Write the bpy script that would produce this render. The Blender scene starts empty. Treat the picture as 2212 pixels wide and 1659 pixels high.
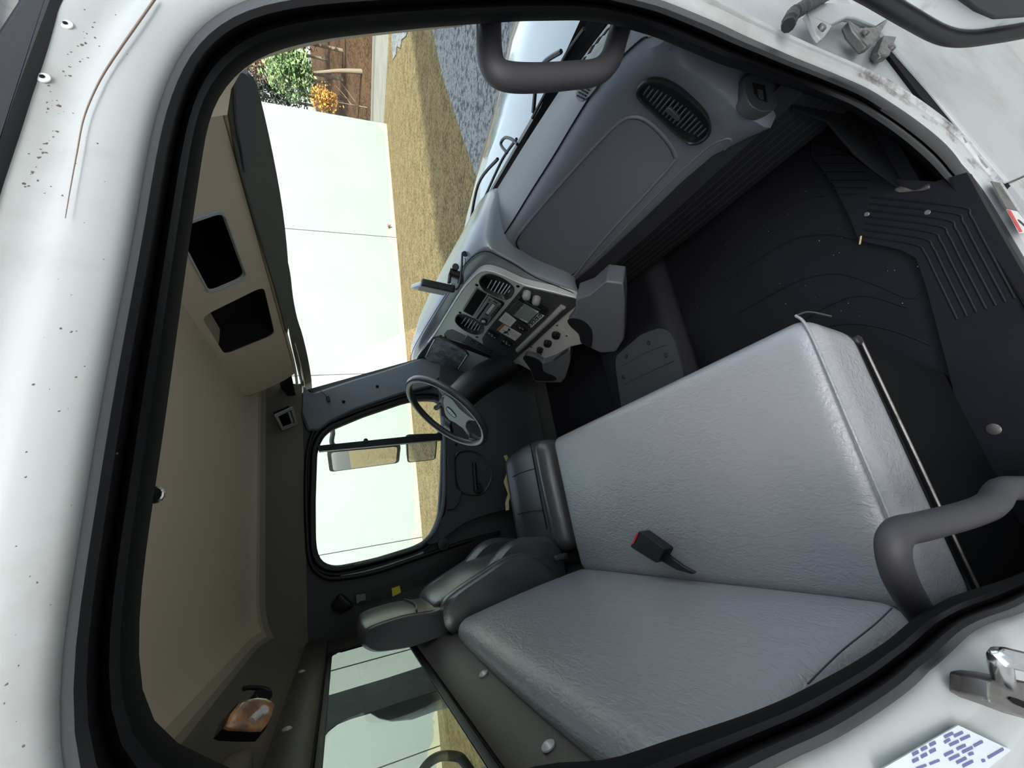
import bpy, bmesh, math, random
from mathutils import Vector as V, Matrix
from mathutils.geometry import tessellate_polygon
random.seed(7)
sc = bpy.context.scene
COL = sc.collection
rad = math.radians

# ------------------------------------------------------------------ camera
FPX, CX, CY = 885.0, 1106.0, 829.5
CAM = V((0, -.335, 2.6))                       # cab axes: X forward, Y to the driver's side, Z up
def _axes(lx, ly, roll=2.72):
    lat = V((lx-CX, ly-CY, FPX)).normalized()
    a = (math.cos(rad(roll)), -math.sin(rad(roll)))
    t = -FPX*lat.z/(lat.x*a[0]+lat.y*a[1])
    up = -V((a[0]*t, a[1]*t, FPX)).normalized()
    return Matrix((lat.cross(up), lat, up))
RC = _axes(738, 1171)                          # cab axes in camera space
RG = _axes(778.9, 1171)                        # ground axes (the truck stands on a slight cross slope)
cd = bpy.data.cameras.new('camera'); cam = bpy.data.objects.new('camera', cd); COL.objects.link(cam)
cd.sensor_fit = 'HORIZONTAL'; cd.sensor_width = 36; cd.lens = FPX/2212*36
cd.clip_start = .01; cd.clip_end = 500
cm = Matrix([(RC @ V((1,0,0))), (RC @ V((0,-1,0))), (RC @ V((0,0,-1)))]).transposed().to_4x4()
cm.translation = CAM; cam.matrix_world = cm
sc.camera = cam
GM = RC @ RG.transposed()                      # ground axes -> cab axes
def G(x, y, z): return GM @ V((x, y, z-2.4)) + CAM   # a point of the lot, origin below the camera
def ray(px, py): return RC @ V((px-CX, py-CY, FPX)).normalized()
def P(px, py, ax, val):
    d = ray(px, py); return CAM + d*((val-CAM[ax])/d[ax])
def PP(px, py, p0, n):
    d = ray(px, py); n = V(n); return CAM + d*((V(p0)-CAM).dot(n)/d.dot(n))

# ------------------------------------------------------------------ sky, sun, exposure
w = bpy.data.worlds.new('sky'); sc.world = w; w.use_nodes = True
nt = w.node_tree; bg = nt.nodes['Background']
sky = nt.nodes.new('ShaderNodeTexSky'); sky.sky_type = 'NISHITA'; sky.sun_disc = False
sky.sun_elevation = rad(28); sky.sun_rotation = rad(200); sky.air_density = 1.0; sky.dust_density = 2.5; sky.ozone_density = 1.0
hsv = nt.nodes.new('ShaderNodeHueSaturation'); hsv.inputs['Saturation'].default_value = .45
nt.links.new(sky.outputs[0], hsv.inputs['Color']); nt.links.new(hsv.outputs[0], bg.inputs[0]); bg.inputs[1].default_value = .62
sd = bpy.data.lights.new('sun', 'SUN'); so = bpy.data.objects.new('sun', sd); COL.objects.link(so)
sd.energy = 17; sd.angle = rad(.8); sd.color = (1, .93, .82)
sdir = GM @ V((.25, 1, -.55))                  # sun from behind the photographer, low autumn afternoon
so.rotation_euler = sdir.to_track_quat('-Z', 'Y').to_euler()
vs = sc.view_settings
sc.display_settings.display_device = 'sRGB'
vs.view_transform = 'Standard'; vs.look = 'None'; vs.gamma = 1; vs.exposure = .32; vs.use_curve_mapping = False
sc.cycles.max_bounces = 14; sc.cycles.diffuse_bounces = 8; sc.cycles.transparent_max_bounces = 16
sc.cycles.use_denoising = True; sc.cycles.caustics_reflective = False; sc.cycles.caustics_refractive = False
sc.cycles.sample_clamp_indirect = 6

# ------------------------------------------------------------------ materials
def lin(c): return tuple((x/255/12.92 if x/255 <= .04045 else ((x/255+.055)/1.055)**2.4) for x in c) + (1,)
def mat(name, col, rough=.5, metal=0, bump=None, dirt_glare=None, spec=.5, coat=0, stretch=None):
    m = bpy.data.materials.new(name); m.use_nodes = True; n = m.node_tree.nodes; l = m.node_tree.links
    b = n['Principled BSDF']
    b.inputs['Base Color'].default_value = lin(col); b.inputs['Roughness'].default_value = rough
    b.inputs['Metallic'].default_value = metal; b.inputs['Specular IOR Level'].default_value = spec
    b.inputs['Coat Weight'].default_value = coat
    tc = n.new('ShaderNodeTexCoord'); src = tc.outputs['Object']
    if stretch:
        mp = n.new('ShaderNodeMapping'); mp.inputs['Scale'].default_value = stretch
        l.new(src, mp.inputs[0]); src = mp.outputs[0]
    if dirt_glare:                                     # (second colour, scale, from, to)
        c2, s, f, t = dirt_glare
        nz = n.new('ShaderNodeTexNoise'); nz.inputs['Scale'].default_value = s; nz.inputs['Detail'].default_value = 8
        nz.inputs['Roughness'].default_value = .65
        rp = n.new('ShaderNodeValToRGB'); rp.color_ramp.elements[0].position = f; rp.color_ramp.elements[1].position = t
        rp.color_ramp.elements[0].color = lin(col); rp.color_ramp.elements[1].color = lin(c2)
        l.new(src, nz.inputs['Vector']); l.new(nz.outputs[0], rp.inputs[0]); l.new(rp.outputs[0], b.inputs['Base Color'])
    if bump:                                     # (scale, strength, distance)
        nz = n.new('ShaderNodeTexNoise'); nz.inputs['Scale'].default_value = bump[0]; nz.inputs['Detail'].default_value = 6
        bp = n.new('ShaderNodeBump'); bp.inputs['Strength'].default_value = bump[1]; bp.inputs['Distance'].default_value = bump[2]
        l.new(src, nz.inputs['Vector']); l.new(nz.outputs[0], bp.inputs['Height']); l.new(bp.outputs[0], b.inputs['Normal'])
    return m
def glass(name, tint, refl=1.0):
    m = bpy.data.materials.new(name); m.use_nodes = True; n = m.node_tree.nodes; l = m.node_tree.links
    n.remove(n['Principled BSDF'])
    tr = n.new('ShaderNodeBsdfTransparent'); tr.inputs[0].default_value = (*tint, 1)
    gl = n.new('ShaderNodeBsdfGlossy'); gl.inputs['Roughness'].default_value = .02
    fr = n.new('ShaderNodeLayerWeight'); fr.inputs[0].default_value = .5
    pw = n.new('ShaderNodeMath'); pw.operation = 'POWER'; pw.inputs[1].default_value = 5
    mu = n.new('ShaderNodeMath'); mu.operation = 'MULTIPLY_ADD'; mu.inputs[1].default_value = .7*refl; mu.inputs[2].default_value = .03*refl
    mx = n.new('ShaderNodeMixShader')
    l.new(fr.outputs['Facing'], pw.inputs[0]); l.new(pw.outputs[0], mu.inputs[0]); l.new(mu.outputs[0], mx.inputs[0]); l.new(tr.outputs[0], mx.inputs[1]); l.new(gl.outputs[0], mx.inputs[2])
    l.new(mx.outputs[0], n['Material Output'].inputs[0]); return m
def wrinkle(m, scale, strength, dist, stretch):
    """leather creases: stretched voronoi/noise added to the bump"""
    n = m.node_tree.nodes; l = m.node_tree.links; b = n['Principled BSDF']
    tc = n.new('ShaderNodeTexCoord'); mp = n.new('ShaderNodeMapping'); mp.inputs['Scale'].default_value = stretch
    nz = n.new('ShaderNodeTexNoise'); nz.inputs['Scale'].default_value = scale; nz.inputs['Detail'].default_value = 4; nz.inputs['Distortion'].default_value = 1.2
    big = n.new('ShaderNodeTexNoise'); big.inputs['Scale'].default_value = 5
    mul = n.new('ShaderNodeMath'); mul.operation = 'MULTIPLY'
    fine = n.new('ShaderNodeTexNoise'); fine.inputs['Scale'].default_value = 420
    add = n.new('ShaderNodeMath'); add.operation = 'MULTIPLY_ADD'; add.inputs[1].default_value = .12
    bp = n.new('ShaderNodeBump'); bp.inputs['Strength'].default_value = strength; bp.inputs['Distance'].default_value = dist
    l.new(tc.outputs['Object'], mp.inputs[0]); l.new(mp.outputs[0], nz.inputs['Vector']); l.new(tc.outputs['Object'], big.inputs['Vector'])
    l.new(nz.outputs[0], mul.inputs[0]); l.new(big.outputs[0], mul.inputs[1])
    l.new(tc.outputs['Object'], fine.inputs['Vector']); l.new(fine.outputs[0], add.inputs[0]); l.new(mul.outputs[0], add.inputs[2])
    l.new(add.outputs[0], bp.inputs['Height']); l.new(bp.outputs[0], b.inputs['Normal']); return m
M = dict(
    stain=mat('brown_stain', (132,114,100), .8), grime=mat('grime', (84,74,66), .8), white=mat('white_paint', (226,230,228), .32, dirt_glare=((150,146,140), 9, .60, .85), coat=.3),
    white_dirty=mat('worn_white_paint', (180,182,180), .45, dirt_glare=((92,84,76), 26, .50, .72), coat=.15),
    white_soft=mat('grimy_white_paint', (174,178,176), .42, dirt_glare=((140,134,124), 5, .48, .85), coat=.2),
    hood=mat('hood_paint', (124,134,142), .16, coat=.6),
    seal=mat('rubber_seal', (11,11,14), .45, spec=.38, bump=(160,.08,.002)),
    black=mat('black_plastic', (18,19,21), .45, bump=(300,.1,.001)),
    deep=mat('black_void', (6,6,7), .8, spec=.2),
    dash=mat('dash_plastic', (84,87,93), .5, bump=(520,.35,.0012), spec=.45),
    dashtop=mat('dash_top_plastic', (80,83,87), .42, bump=(420,.35,.0012), spec=.5),
    podtop=mat('pod_top_plastic', (104,110,116), .24, bump=(420,.15,.0006), spec=.9), midgrey=mat('mid_grey_plastic', (128,129,128), .4), silver=mat('satin_grey_bezel', (186,188,186), .38, metal=.25, bump=(300,.08,.0008)),
    charcoal=mat('charcoal_panel', (50,52,54), .5, bump=(400,.15,.0008)),
    lowdash=mat('lower_dash_plastic', (20,21,24), .75, bump=(300,.25,.001), spec=.22),
    mat_rubber=mat('floor_rubber', (11,12,18), .6, bump=(170,.35,.0015), dirt_glare=((17,19,26), 6, .45, .75), spec=.25),
    headliner=mat('headliner_fabric', (218,200,172), .95, bump=(700,.3,.001), spec=.1),
    console=mat('console_fabric', (236,220,194), .9, bump=(600,.3,.001), spec=.15),
    visor=mat('visor_vinyl', (112,114,106), .6, bump=(200,.3,.001)), softblack=mat('matt_edge_trim', (12,14,15), .9, spec=.12), hl_shade_a=mat('cove_shade_light', (186,172,150), .95, spec=.1), hl_shade_b=mat('cove_shade_mid', (154,143,126), .95, spec=.1), hl_shade_c=mat('cove_shade_dark', (116,110,99), .95, spec=.1), darkfelt=mat('dark_felt', (40,37,36), .95, spec=.1),
    trim=mat('side_trim', (62,64,66), .62, bump=(300,.2,.001)),
    pillar=mat('pillar_trim', (104,110,117), .5, bump=(300,.15,.001)),
    back=mat('back_wall_trim', (66,61,56), .5, bump=(120,.3,.0015)),
    bench=wrinkle(mat('grey_vinyl', (138,140,142), .27, spec=.65), 95, .75, .006, (1, .4, 1)),
    leather=wrinkle(mat('dark_leather', (70,71,73), .32, spec=.7), 60, .35, .003, (1, .5, 1)),
    leather_blue=wrinkle(mat('blue_grey_cloth', (72,80,98), .6, spec=.3), 60, .3, .003, (1, .5, 1)),
    chrome=mat('chrome', (200,200,202), .2, metal=1),
    steel=mat('worn_steel', (120,118,114), .42, metal=.8, dirt_glare=((70,60,50), 30, .5, .7)),
    grip=mat('handle_rubber', (52,51,54), .62, bump=(260,.3,.001)),
    red=mat('red_plastic', (196,44,40), .4), orange=mat('orange_print', (176,98,60), .6),
    paper=mat('paper_label', (206,206,202), .6), ink=mat('dark_print', (40,40,44), .6), blueink=mat('purple_print', (92,96,142), .6),
    yellow=mat('yellow_tag', (198,184,50), .6), foam=mat('yellow_foam', (178,156,120), .9, bump=(200,.6,.003)),
    screen=mat('screen_glass', (112,124,124), .08, spec=.8, dirt_glare=((196,204,200), 9, .54, .62)), cluster=mat('gauge_lens', (84,94,100), .06, spec=1.0, coat=1, dirt_glare=((176,188,192), 9, .44, .70)),  # screen and gauge lens: window reflections painted in as pale blotches
    amber=mat('amber_lens', (150,116,92), .18, coat=.6, dirt_glare=((240,176,120), 26, .42, .68)), lens=mat('lamp_bulb_cap', (232,228,220), .3),
    ledgrey=mat('pale_grey_plastic', (196,204,206), .4),
    wall=mat('white_wall', (100,108,107), .7, dirt_glare=((93,102,100), .35, .45, .8)),
    seam=mat('seam_grey', (120,132,140), .8), rust=mat('rust_stain', (132,128,108), .9),
    asphalt=mat('asphalt', (116,114,104), .95, dirt_glare=((98,96,88), .8, .4, .7)), kerb=mat('kerb', (120,122,116), .9),
    bark=mat('bark', (92,82,70), .95, bump=(30,.6,.02)),
    leafg=mat('green_leaves', (92,116,70), .7), leafd=mat('dark_green_leaves', (36,46,36), .8), leafy=mat('yellow_leaves', (150,106,36), .7),
    leafb=mat('brown_leaves', (84,60,42), .9, dirt_glare=((116,84,56), 2.2, .4, .7)),
    mirror=mat('mirror_face', (235,238,240), .01, metal=1),
    boxgrey=mat('box_body', (196,197,193), .6), darkbar=mat('dark_guard', (30,38,38), .6, dirt_glare=((58,70,70), 12, .45, .7)),
    guard2=mat('grey_green_guard', (176,186,176), .5, dirt_glare=((140,150,144), 6, .4, .7)),
    glass=glass('window_glass', (.80,.85,.83)), wglass=glass('windshield_glass', (.70,.755,.735), .2), rglass=glass('rear_glass', (.52,.57,.55), .5),
)

# ------------------------------------------------------------------ helpers
def link(o, parent=None):
    COL.objects.link(o)
    if parent is not None:
        o.parent = parent
        if parent.type == 'EMPTY': o.matrix_parent_inverse = Matrix.Translation(parent.location).inverted()
    return o
def tag(o, label, cat=None, group=None, kind=None):
    o['label'] = label
    if cat: o['category'] = cat
    if group: o['group'] = group
    if kind: o['kind'] = kind
    return o
def thing(name, label, cat, loc, group=None):
    o = bpy.data.objects.new(name, None); o.location = loc; o.empty_display_size = .05; link(o)
    return tag(o, label, cat, group)
def struct(o, label, cat): return tag(o, label, cat, None, 'structure')
def mesh(name, vs_, fs, m, parent=None, angle=38, smooth=True):
    me = bpy.data.meshes.new(name); me.from_pydata([tuple(v) for v in vs_], [], fs)
    bm = bmesh.new(); bm.from_mesh(me); bmesh.ops.recalc_face_normals(bm, faces=bm.faces); bm.to_mesh(me); bm.free()
    if smooth:
        me.shade_smooth(); me.set_sharp_from_angle(angle=rad(angle))
    for x in (m if isinstance(m, (list, tuple)) else [m]): me.materials.append(x)
    return link(bpy.data.objects.new(name, me), parent)
def bevel(o, wd, seg=2, ang=40):
    b = o.modifiers.new('bevel', 'BEVEL'); b.width = wd; b.segments = seg; b.limit_method = 'ANGLE'; b.angle_limit = rad(ang); b.harden_normals = False
    return o
def crom(p, n=6, closed=True):
    p = [V(q) for q in p]; N = len(p); out = []
    rng = range(N) if closed else range(N-1)
    for i in rng:
        g = (lambda k: p[k % N]) if closed else (lambda k: p[min(max(k, 0), N-1)])
        a, b, c, d = g(i-1), g(i), g(i+1), g(i+2)
        for k in range(n):
            t = k/n
            out.append(.5*((2*b)+(c-a)*t+(2*a-5*b+4*c-d)*t*t+(3*b-a-3*c+d)*t**3))
    if not closed: out.append(p[-1])
    return out
def arc2(pts, r, seg=4):
    """2-D polygon with every corner rounded"""
    out = []; N = len(pts)
    for i in range(N):
        a, b, c = V(pts[i-1]), V(pts[i]), V(pts[(i+1) % N])
        d1 = (a-b); d2 = (c-b); k = min(r, d1.length*.45, d2.length*.45)
        p, q = b+d1.normalized()*k, b+d2.normalized()*k
        for s in range(seg+1):
            t = s/seg; out.append((1-t)**2*p+2*t*(1-t)*b+t*t*q)
    return out
class Fr:
    """a plane in the cab: n faces the viewer side, u/v span it"""
    def __init__(s, p0, n, u):
        s.p = V(p0); s.n = V(n).normalized(); u = V(u); s.u = (u-s.n*u.dot(s.n)).normalized(); s.v = s.n.cross(s.u)
    def px(s, x, y, h=0):
        q = PP(x, y, s.p+s.n*h, s.n)-s.p; return V((q.dot(s.u), q.dot(s.v)))
    def w(s, a, h=0): return s.p+s.u*a[0]+s.v*a[1]+s.n*h
    def to(s, p): q = V(p)-s.p; return V((q.dot(s.u), q.dot(s.v)))
    def up(s, h): f = Fr(s.p+s.n*h, s.n, s.u); return f
def plate(name, fr, outer, m, holes=(), th=.01, parent=None, bev=0, wall_m=None):
    loops = [[V((q[0], q[1], 0)) for q in L] for L in [outer]+list(holes)]
    tris = tessellate_polygon(loops); flat = [q for L in loops for q in L]; n = len(flat)
    vs_ = [fr.w(q) for q in flat]+[fr.w(q, -th) for q in flat]
    fs = [tuple(t) for t in tris]+[tuple(i+n for i in reversed(t)) for t in tris]
    k = 0
    for L in loops:
        c = len(L)
        for i in range(c): fs.append((k+i, k+(i+1) % c, n+k+(i+1) % c, n+k+i))
        k += c
    o = mesh(name, vs_, fs, m, parent, angle=30)
    if bev: bevel(o, bev)
    return o
def pxp(name, fr, pts, m, th=.01, parent=None, h=0, spl=0, holes=(), bev=0, rnd=0):
    """plate whose outline is read off the photograph on the plane fr"""
    f = fr.up(h) if h else fr
    conv = lambda L: [f.px(*q) for q in L]
    o = conv(pts); hs = [conv(L) for L in holes]
    if spl: o = [q.to_2d() for q in crom([V((*q, 0)) for q in o], spl)]
    if rnd: o = arc2(o, rnd)
    return plate(name, f, o, m, hs, th, parent, bev)
def loft(name, rings, m, closed=True, wrap=False, caps=True, parent=None, angle=38):
    n = len(rings[0]); vs_ = [p for r in rings for p in r]; fs = []
    R_ = len(rings)
    for i in range(R_ if wrap else R_-1):
        for j in range(n if closed else n-1):
            a, b = i*n+j, i*n+(j+1) % n; c, d = ((i+1) % R_)*n+(j+1) % n, ((i+1) % R_)*n+j
            fs.append((a, b, c, d))
    if caps and closed and not wrap:
        fs.append(tuple(range(n))); fs.append(tuple(reversed(range((R_-1)*n, R_*n))))
    return mesh(name, vs_, fs, m, parent, angle)
def tube(name, pts, r, m, parent=None, n=10, closed=False, spl=6, flat=1.0, up=None):
    q = crom(pts, spl, closed) if spl else [V(p) for p in pts]
    N = len(q); rings = []; prev = None
    for i in range(N):
        t = (q[(i+1) % N]-q[i-1]) if closed else (q[min(i+1, N-1)]-q[max(i-1, 0)])
        t.normalize()
        if prev is None:
            a = V(up) if up else (V((0,0,1)) if abs(t.z) < .9 else V((1,0,0)))
        else: a = prev
        a = (a-t*a.dot(t)).normalized(); prev = a; b = t.cross(a)
        rr = r(i/(N-1)) if callable(r) else r
        rings.append([q[i]+a*math.cos(k*math.tau/n)*rr+b*math.sin(k*math.tau/n)*rr*flat for k in range(n)])
    return loft(name, rings, m, True, closed, True, parent, 50)
def softbox(name, c8, r, m, n=14, parent=None, crown=0, fn=None, angle=60):
    """rounded box stretched over eight corners, order x-y-z with z fastest"""
    c8 = [V(q) for q in c8]
    h = V(((c8[4]-c8[0]).length/2, (c8[2]-c8[0]).length/2, (c8[1]-c8[0]).length/2)); h = V(max(x, 1e-4) for x in h)
    bm = bmesh.new(); bmesh.ops.create_cube(bm, size=2); bmesh.ops.subdivide_edges(bm, edges=bm.edges, cuts=n-1, use_grid_fill=True)
    def wp(t, k):                                # crowd the grid lines into the rounded rim
        k = min(r, h[k]*.999)/h[k]; a = abs(t)
        if k > .42: return t
        return math.copysign((a/.58)*(1-k) if a <= .58 else (1-k)+(a-.58)/.42*k, t)
    for vt in bm.verts:
        q = V([wp(vt.co[i], i)*h[i] for i in range(3)])
        rr = [min(r, h[i]*.999) for i in range(3)]
        inn = V([max(-(h[i]-rr[i]), min(h[i]-rr[i], q[i])) for i in range(3)]); d = q-inn
        e = V([d[i]/rr[i] for i in range(3)])
        if e.length > 1e-6:
            e = e.normalized()
            q = inn+V([e[i]*rr[i] for i in range(3)])
        s = V([q[i]/h[i] for i in range(3)])
        if crown: s.z += (crown/h.z)*(1-s.x**2)*(1-s.y**2)*(1 if s.z > 0 else -.2)
        if fn: s = fn(s)
        a, b, c = [(x+1)/2 for x in s]
        L = lambda p, q_, t: p+(q_-p)*t
        x0 = L(L(c8[0], c8[1], c), L(c8[2], c8[3], c), b); x1 = L(L(c8[4], c8[5], c), L(c8[6], c8[7], c), b)
        vt.co = L(x0, x1, a)
    me = bpy.data.meshes.new(name); bmesh.ops.recalc_face_normals(bm, faces=bm.faces); bm.to_mesh(me); bm.free()
    me.shade_smooth(); me.set_sharp_from_angle(angle=rad(angle)); me.materials.append(m)
    return link(bpy.data.objects.new(name, me), parent)
def box8(x0, x1, y0, y1, z0, z1): return [V((x, y, z)) for x in (x0, x1) for y in (y0, y1) for z in (z0, z1)]
def frbox(fr, a0, a1, b0, b1, h0, h1): return [fr.w((a, b), h) for a in (a0, a1) for b in (b0, b1) for h in (h0, h1)]
def disc(name, c, n, r, th, m, parent=None, seg=16, dome=0, sx=1):
    n = V(n).normalized(); u = n.orthogonal().normalized(); v = n.cross(u); c = V(c)
    prof = [(r, 0), (r, th*.7), (r*.85, th)] + ([(r*.5, th+dome*.7), (r*.02, th+dome)] if dome else [(r*.02, th)])
    rings = [[c+n*h+u*math.cos(k*math.tau/seg)*q+v*math.sin(k*math.tau/seg)*q*sx for k in range(seg)] for q, h in prof]
    return loft(name, rings, m, parent=parent)
def resample(pts, n, closed=True):
    pts = [V(p) for p in pts]; L = pts+[pts[0]] if closed else pts
    d = [0]
    for a, b in zip(L, L[1:]): d.append(d[-1]+(b-a).length)
    out = []; j = 0
    for i in range(n):
        t = d[-1]*i/(n if closed else n-1)
        while j < len(d)-2 and d[j+1] < t: j += 1
        s = (t-d[j])/max(1e-9, d[j+1]-d[j]); out.append(L[j].lerp(L[j+1], s))
    return out
def offset2(pts, d):
    N = len(pts); out = []
    for i in range(N):
        t = (pts[(i+1) % N]-pts[i-1]).normalized(); out.append(pts[i]+V((t.y, -t.x))*d)
    return out

# ================================================================== the lot outside
UPG = GM @ V((0,0,1)); G0 = G(0,0,0)
def gnd(px, py): return GM.transposed() @ (PP(px, py, G0, UPG)-CAM)+V((0,0,2.4))
def lawn_mat(name, cols, sc1, sc2, bump):
    m = bpy.data.materials.new(name); m.use_nodes = True; n = m.node_tree.nodes; l = m.node_tree.links; b = n['Principled BSDF']
    b.inputs['Roughness'].default_value = .95; b.inputs['Specular IOR Level'].default_value = .1
    tc = n.new('ShaderNodeTexCoord')
    a = n.new('ShaderNodeTexNoise'); a.inputs['Scale'].default_value = sc1; a.inputs['Detail'].default_value = 10; a.inputs['Roughness'].default_value = .75
    c = n.new('ShaderNodeTexNoise'); c.inputs['Scale'].default_value = sc2; c.inputs['Detail'].default_value = 4
    mx = n.new('ShaderNodeMath'); mx.operation = 'MULTIPLY_ADD'; mx.inputs[1].default_value = .22
    rp = n.new('ShaderNodeValToRGB'); E = rp.color_ramp.elements
    for i, (p, k) in enumerate(cols):
        e = E[i] if i < 2 else E.new(p)
        e.position = p; e.color = lin(k)
    bp = n.new('ShaderNodeBump'); bp.inputs['Strength'].default_value = bump; bp.inputs['Distance'].default_value = .05
    for q in (a, c): l.new(tc.outputs['Object'], q.inputs['Vector'])
    l.new(c.outputs[0], mx.inputs[0]); l.new(a.outputs[0], mx.inputs[2]); l.new(mx.outputs[0], rp.inputs[0]); l.new(rp.outputs[0], b.inputs['Base Color'])
    l.new(a.outputs[0], bp.inputs['Height']); l.new(bp.outputs[0], b.inputs['Normal']); return m
M['lawn'] = lawn_mat('dry_lawn', [(.43,(40,34,24)), (.58,(98,85,58)), (.70,(134,121,90)), (.84,(74,76,46))], 13, 2.2, .8)
M['gravel'] = lawn_mat('gravel', [(.42,(46,47,46)), (.56,(88,90,92)), (.66,(146,150,154)), (.74,(86,80,62)), (.86,(66,74,46))], 8, .9, 1)
M['litter'] = lawn_mat('leaf_litter', [(.42,(22,17,13)), (.56,(58,42,29)), (.68,(92,70,50)), (.80,(52,46,30))], 5, .6, 1)
M['reflector'] = mat('bounce_concrete', (196,194,186), .9, dirt_glare=((170,168,160), 1.2, .4, .8), bump=(40,.2,.004))
def gplane(name, pts, m, z=0):
    return mesh(name, [G(x, y, z) for x, y in pts], [tuple(range(len(pts)))], m, smooth=False)
struct(gplane('ground', [(-160,-40),(23.3,-40),(23.3,70),(-160,70)], M['lawn']), 'dry yellow-green lawn in front of the white building', 'lawn')
gp = [gnd(*q).to_2d() for q in [(935,62),(955,160),(985,250),(1012,330),(1036,400)]]
struct(gplane('ground_gravel', [tuple(q) for q in gp]+[(3.5,4.2),(-12,4.0),(-12,-8.5),(16,-8.5)], M['gravel'], .015), 'grey gravel lot beside the truck hood', 'gravel')
gq = [gnd(*q).to_2d() for q in [(848,60),(846,90),(850,128),(856,118),(858,100),(866,104),(868,86),(878,78),(884,60)]]
struct(gplane('ground_verge', [tuple(q) for q in gq], M['gravel'], .02), 'strip of pale stones at the edge of the road', 'gravel')
struct(gplane('ground_road', [(23.3,-40),(31,-40),(31,70),(23.3,70)], M['asphalt'], .0), 'pale asphalt road past the end of the building', 'road')
struct(mesh('ground_kerb', [G(x, y, z) for y in (-40,70) for x, z in ((31,0),(31,.16),(31.5,.16),(31.5,0))], [(0,1,5,4),(1,2,6,5),(2,3,7,6)], M['kerb'], smooth=False), 'grey kerb along the far side of the road', 'kerb')
bank = []
for i in range(25):
    for j in range(14):
        y = -20+i*3.4; x = 31.4+j*1.8
        bank.append(G(x, y, .1+max(0, j-.5)*.42+random.uniform(-.12,.12)))
struct(mesh('ground_bank', bank, [(i*14+j, i*14+j+1, (i+1)*14+j+1, (i+1)*14+j) for i in range(24) for j in range(13)], M['litter']), 'wooded bank covered with brown fallen leaves', 'bank')

struct(gplane('ground_reflector', [(-30,-10),(16,-10),(16,.9),(7,1.6),(-30,1.6)], M['reflector'], .03), 'unseen pale apron on the passenger side of the truck', 'bounce surface')  # unseen slab, added so skylight bounces up to the headliner

# the white building
BY = lambda x: 17.62+(21.85-x)*.0366
WN = GM @ V((-.0366,-1,0)); WA = G(21.85, 17.62, 0)
def onwall(px, py): return GM.transposed() @ (PP(px, py, WA, WN)-CAM)+V((0,0,2.4))
sx = sorted([onwall(*q).x for q in [(855,513),(882,804),(912,1160),(859,1410),(936,1616)]], reverse=True)
bld = thing('building', 'long white panel-walled building across the lawn', 'building', G(0, BY(0), 0))
xs = [21.85]+sx+[sx[-1]-7, sx[-1]-14]
for a, b in zip(xs, xs[1:]):
    a2, b2 = a-.02, b+.02
    pts = [G(x, BY(x)+dy, z) for x in (a2, b2) for dy in (0, .3) for z in (-.3, 9)]
    o = mesh('wall_panel', pts, [(0,1,3,2),(4,6,7,5),(0,4,5,1),(2,3,7,6),(1,5,7,3),(0,2,6,4)], M['wall'], bld, smooth=False)
    # rust-tinted splash along the foot
    rs = [G(a2-(a2-b2)*k/30, BY(a2-(a2-b2)*k/30)-.004, 0) for k in range(31)]+[G(a2-(a2-b2)*k/30, BY(a2-(a2-b2)*k/30)-.004, .10+.16*random.random()+(.25 if k in (0,1,29,30) else 0)) for k in range(30,-1,-1)]
    mesh('foot_stain', rs, [tuple([k, k+1, 60-k, 61-k]) for k in range(30)], M['rust'], o, smooth=False)
mesh('back_panel', [G(x, BY(x)+.12, z) for x in (21.7, xs[-1]) for z in (-.3, 8.98)], [(0,1,3,2)], M['seam'], bld, smooth=False)
mesh('roof', [G(x, BY(x)+dy, 9) for x, dy in ((21.85,0),(21.85,14),(xs[-1],14),(xs[-1],0))], [(0,1,2,3)], M['seam'], bld, smooth=False)
mesh('side_wall', [G(21.85, 17.62+dy, z) for dy in (.3,14) for z in (-.3,9)], [(0,1,3,2)], M['wall'], bld, smooth=False)
q = onwall(839, 492)
tap = tube('garden_tap', [G(q.x, BY(q.x)-.005, .3), G(q.x, BY(q.x)-.15, .32), G(q.x, BY(q.x)-.22, .26)], .03, M['steel'])
disc('tap_handle', G(q.x, BY(q.x)-.15, .36), UPG, .085, .035, M['red'], tap)
tag(tap, 'small red-handled tap low on the white building wall', 'tap')
# building behind the photographer that shades the lot
nb = thing('storage_building', 'tall grey building behind the photographer shading the lot', 'building', G(0,-10,0))
def nb_box(x0, x1, y0, y1, z0, z1): return [G(x, y, z) for x in (x0, x1) for y in (y0, y1) for z in (z0, z1)]
BOXF = [(0,1,3,2),(4,6,7,5),(0,4,5,1),(2,3,7,6),(1,5,7,3),(0,2,6,4)]
SH = 19.2*.42
mesh('wall', nb_box(-45, 45, -22, -10, 0, SH), BOXF, M['boxgrey'], nb, smooth=False)
mesh('roof', nb_box(-45.2, 45.2, -22.2, -10, SH, SH+.1), BOXF, M['seam'], nb, smooth=False)
sdir = GM @ V((.25, 1, -.42)); so.rotation_euler = sdir.to_track_quat('-Z', 'Y').to_euler()

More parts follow.
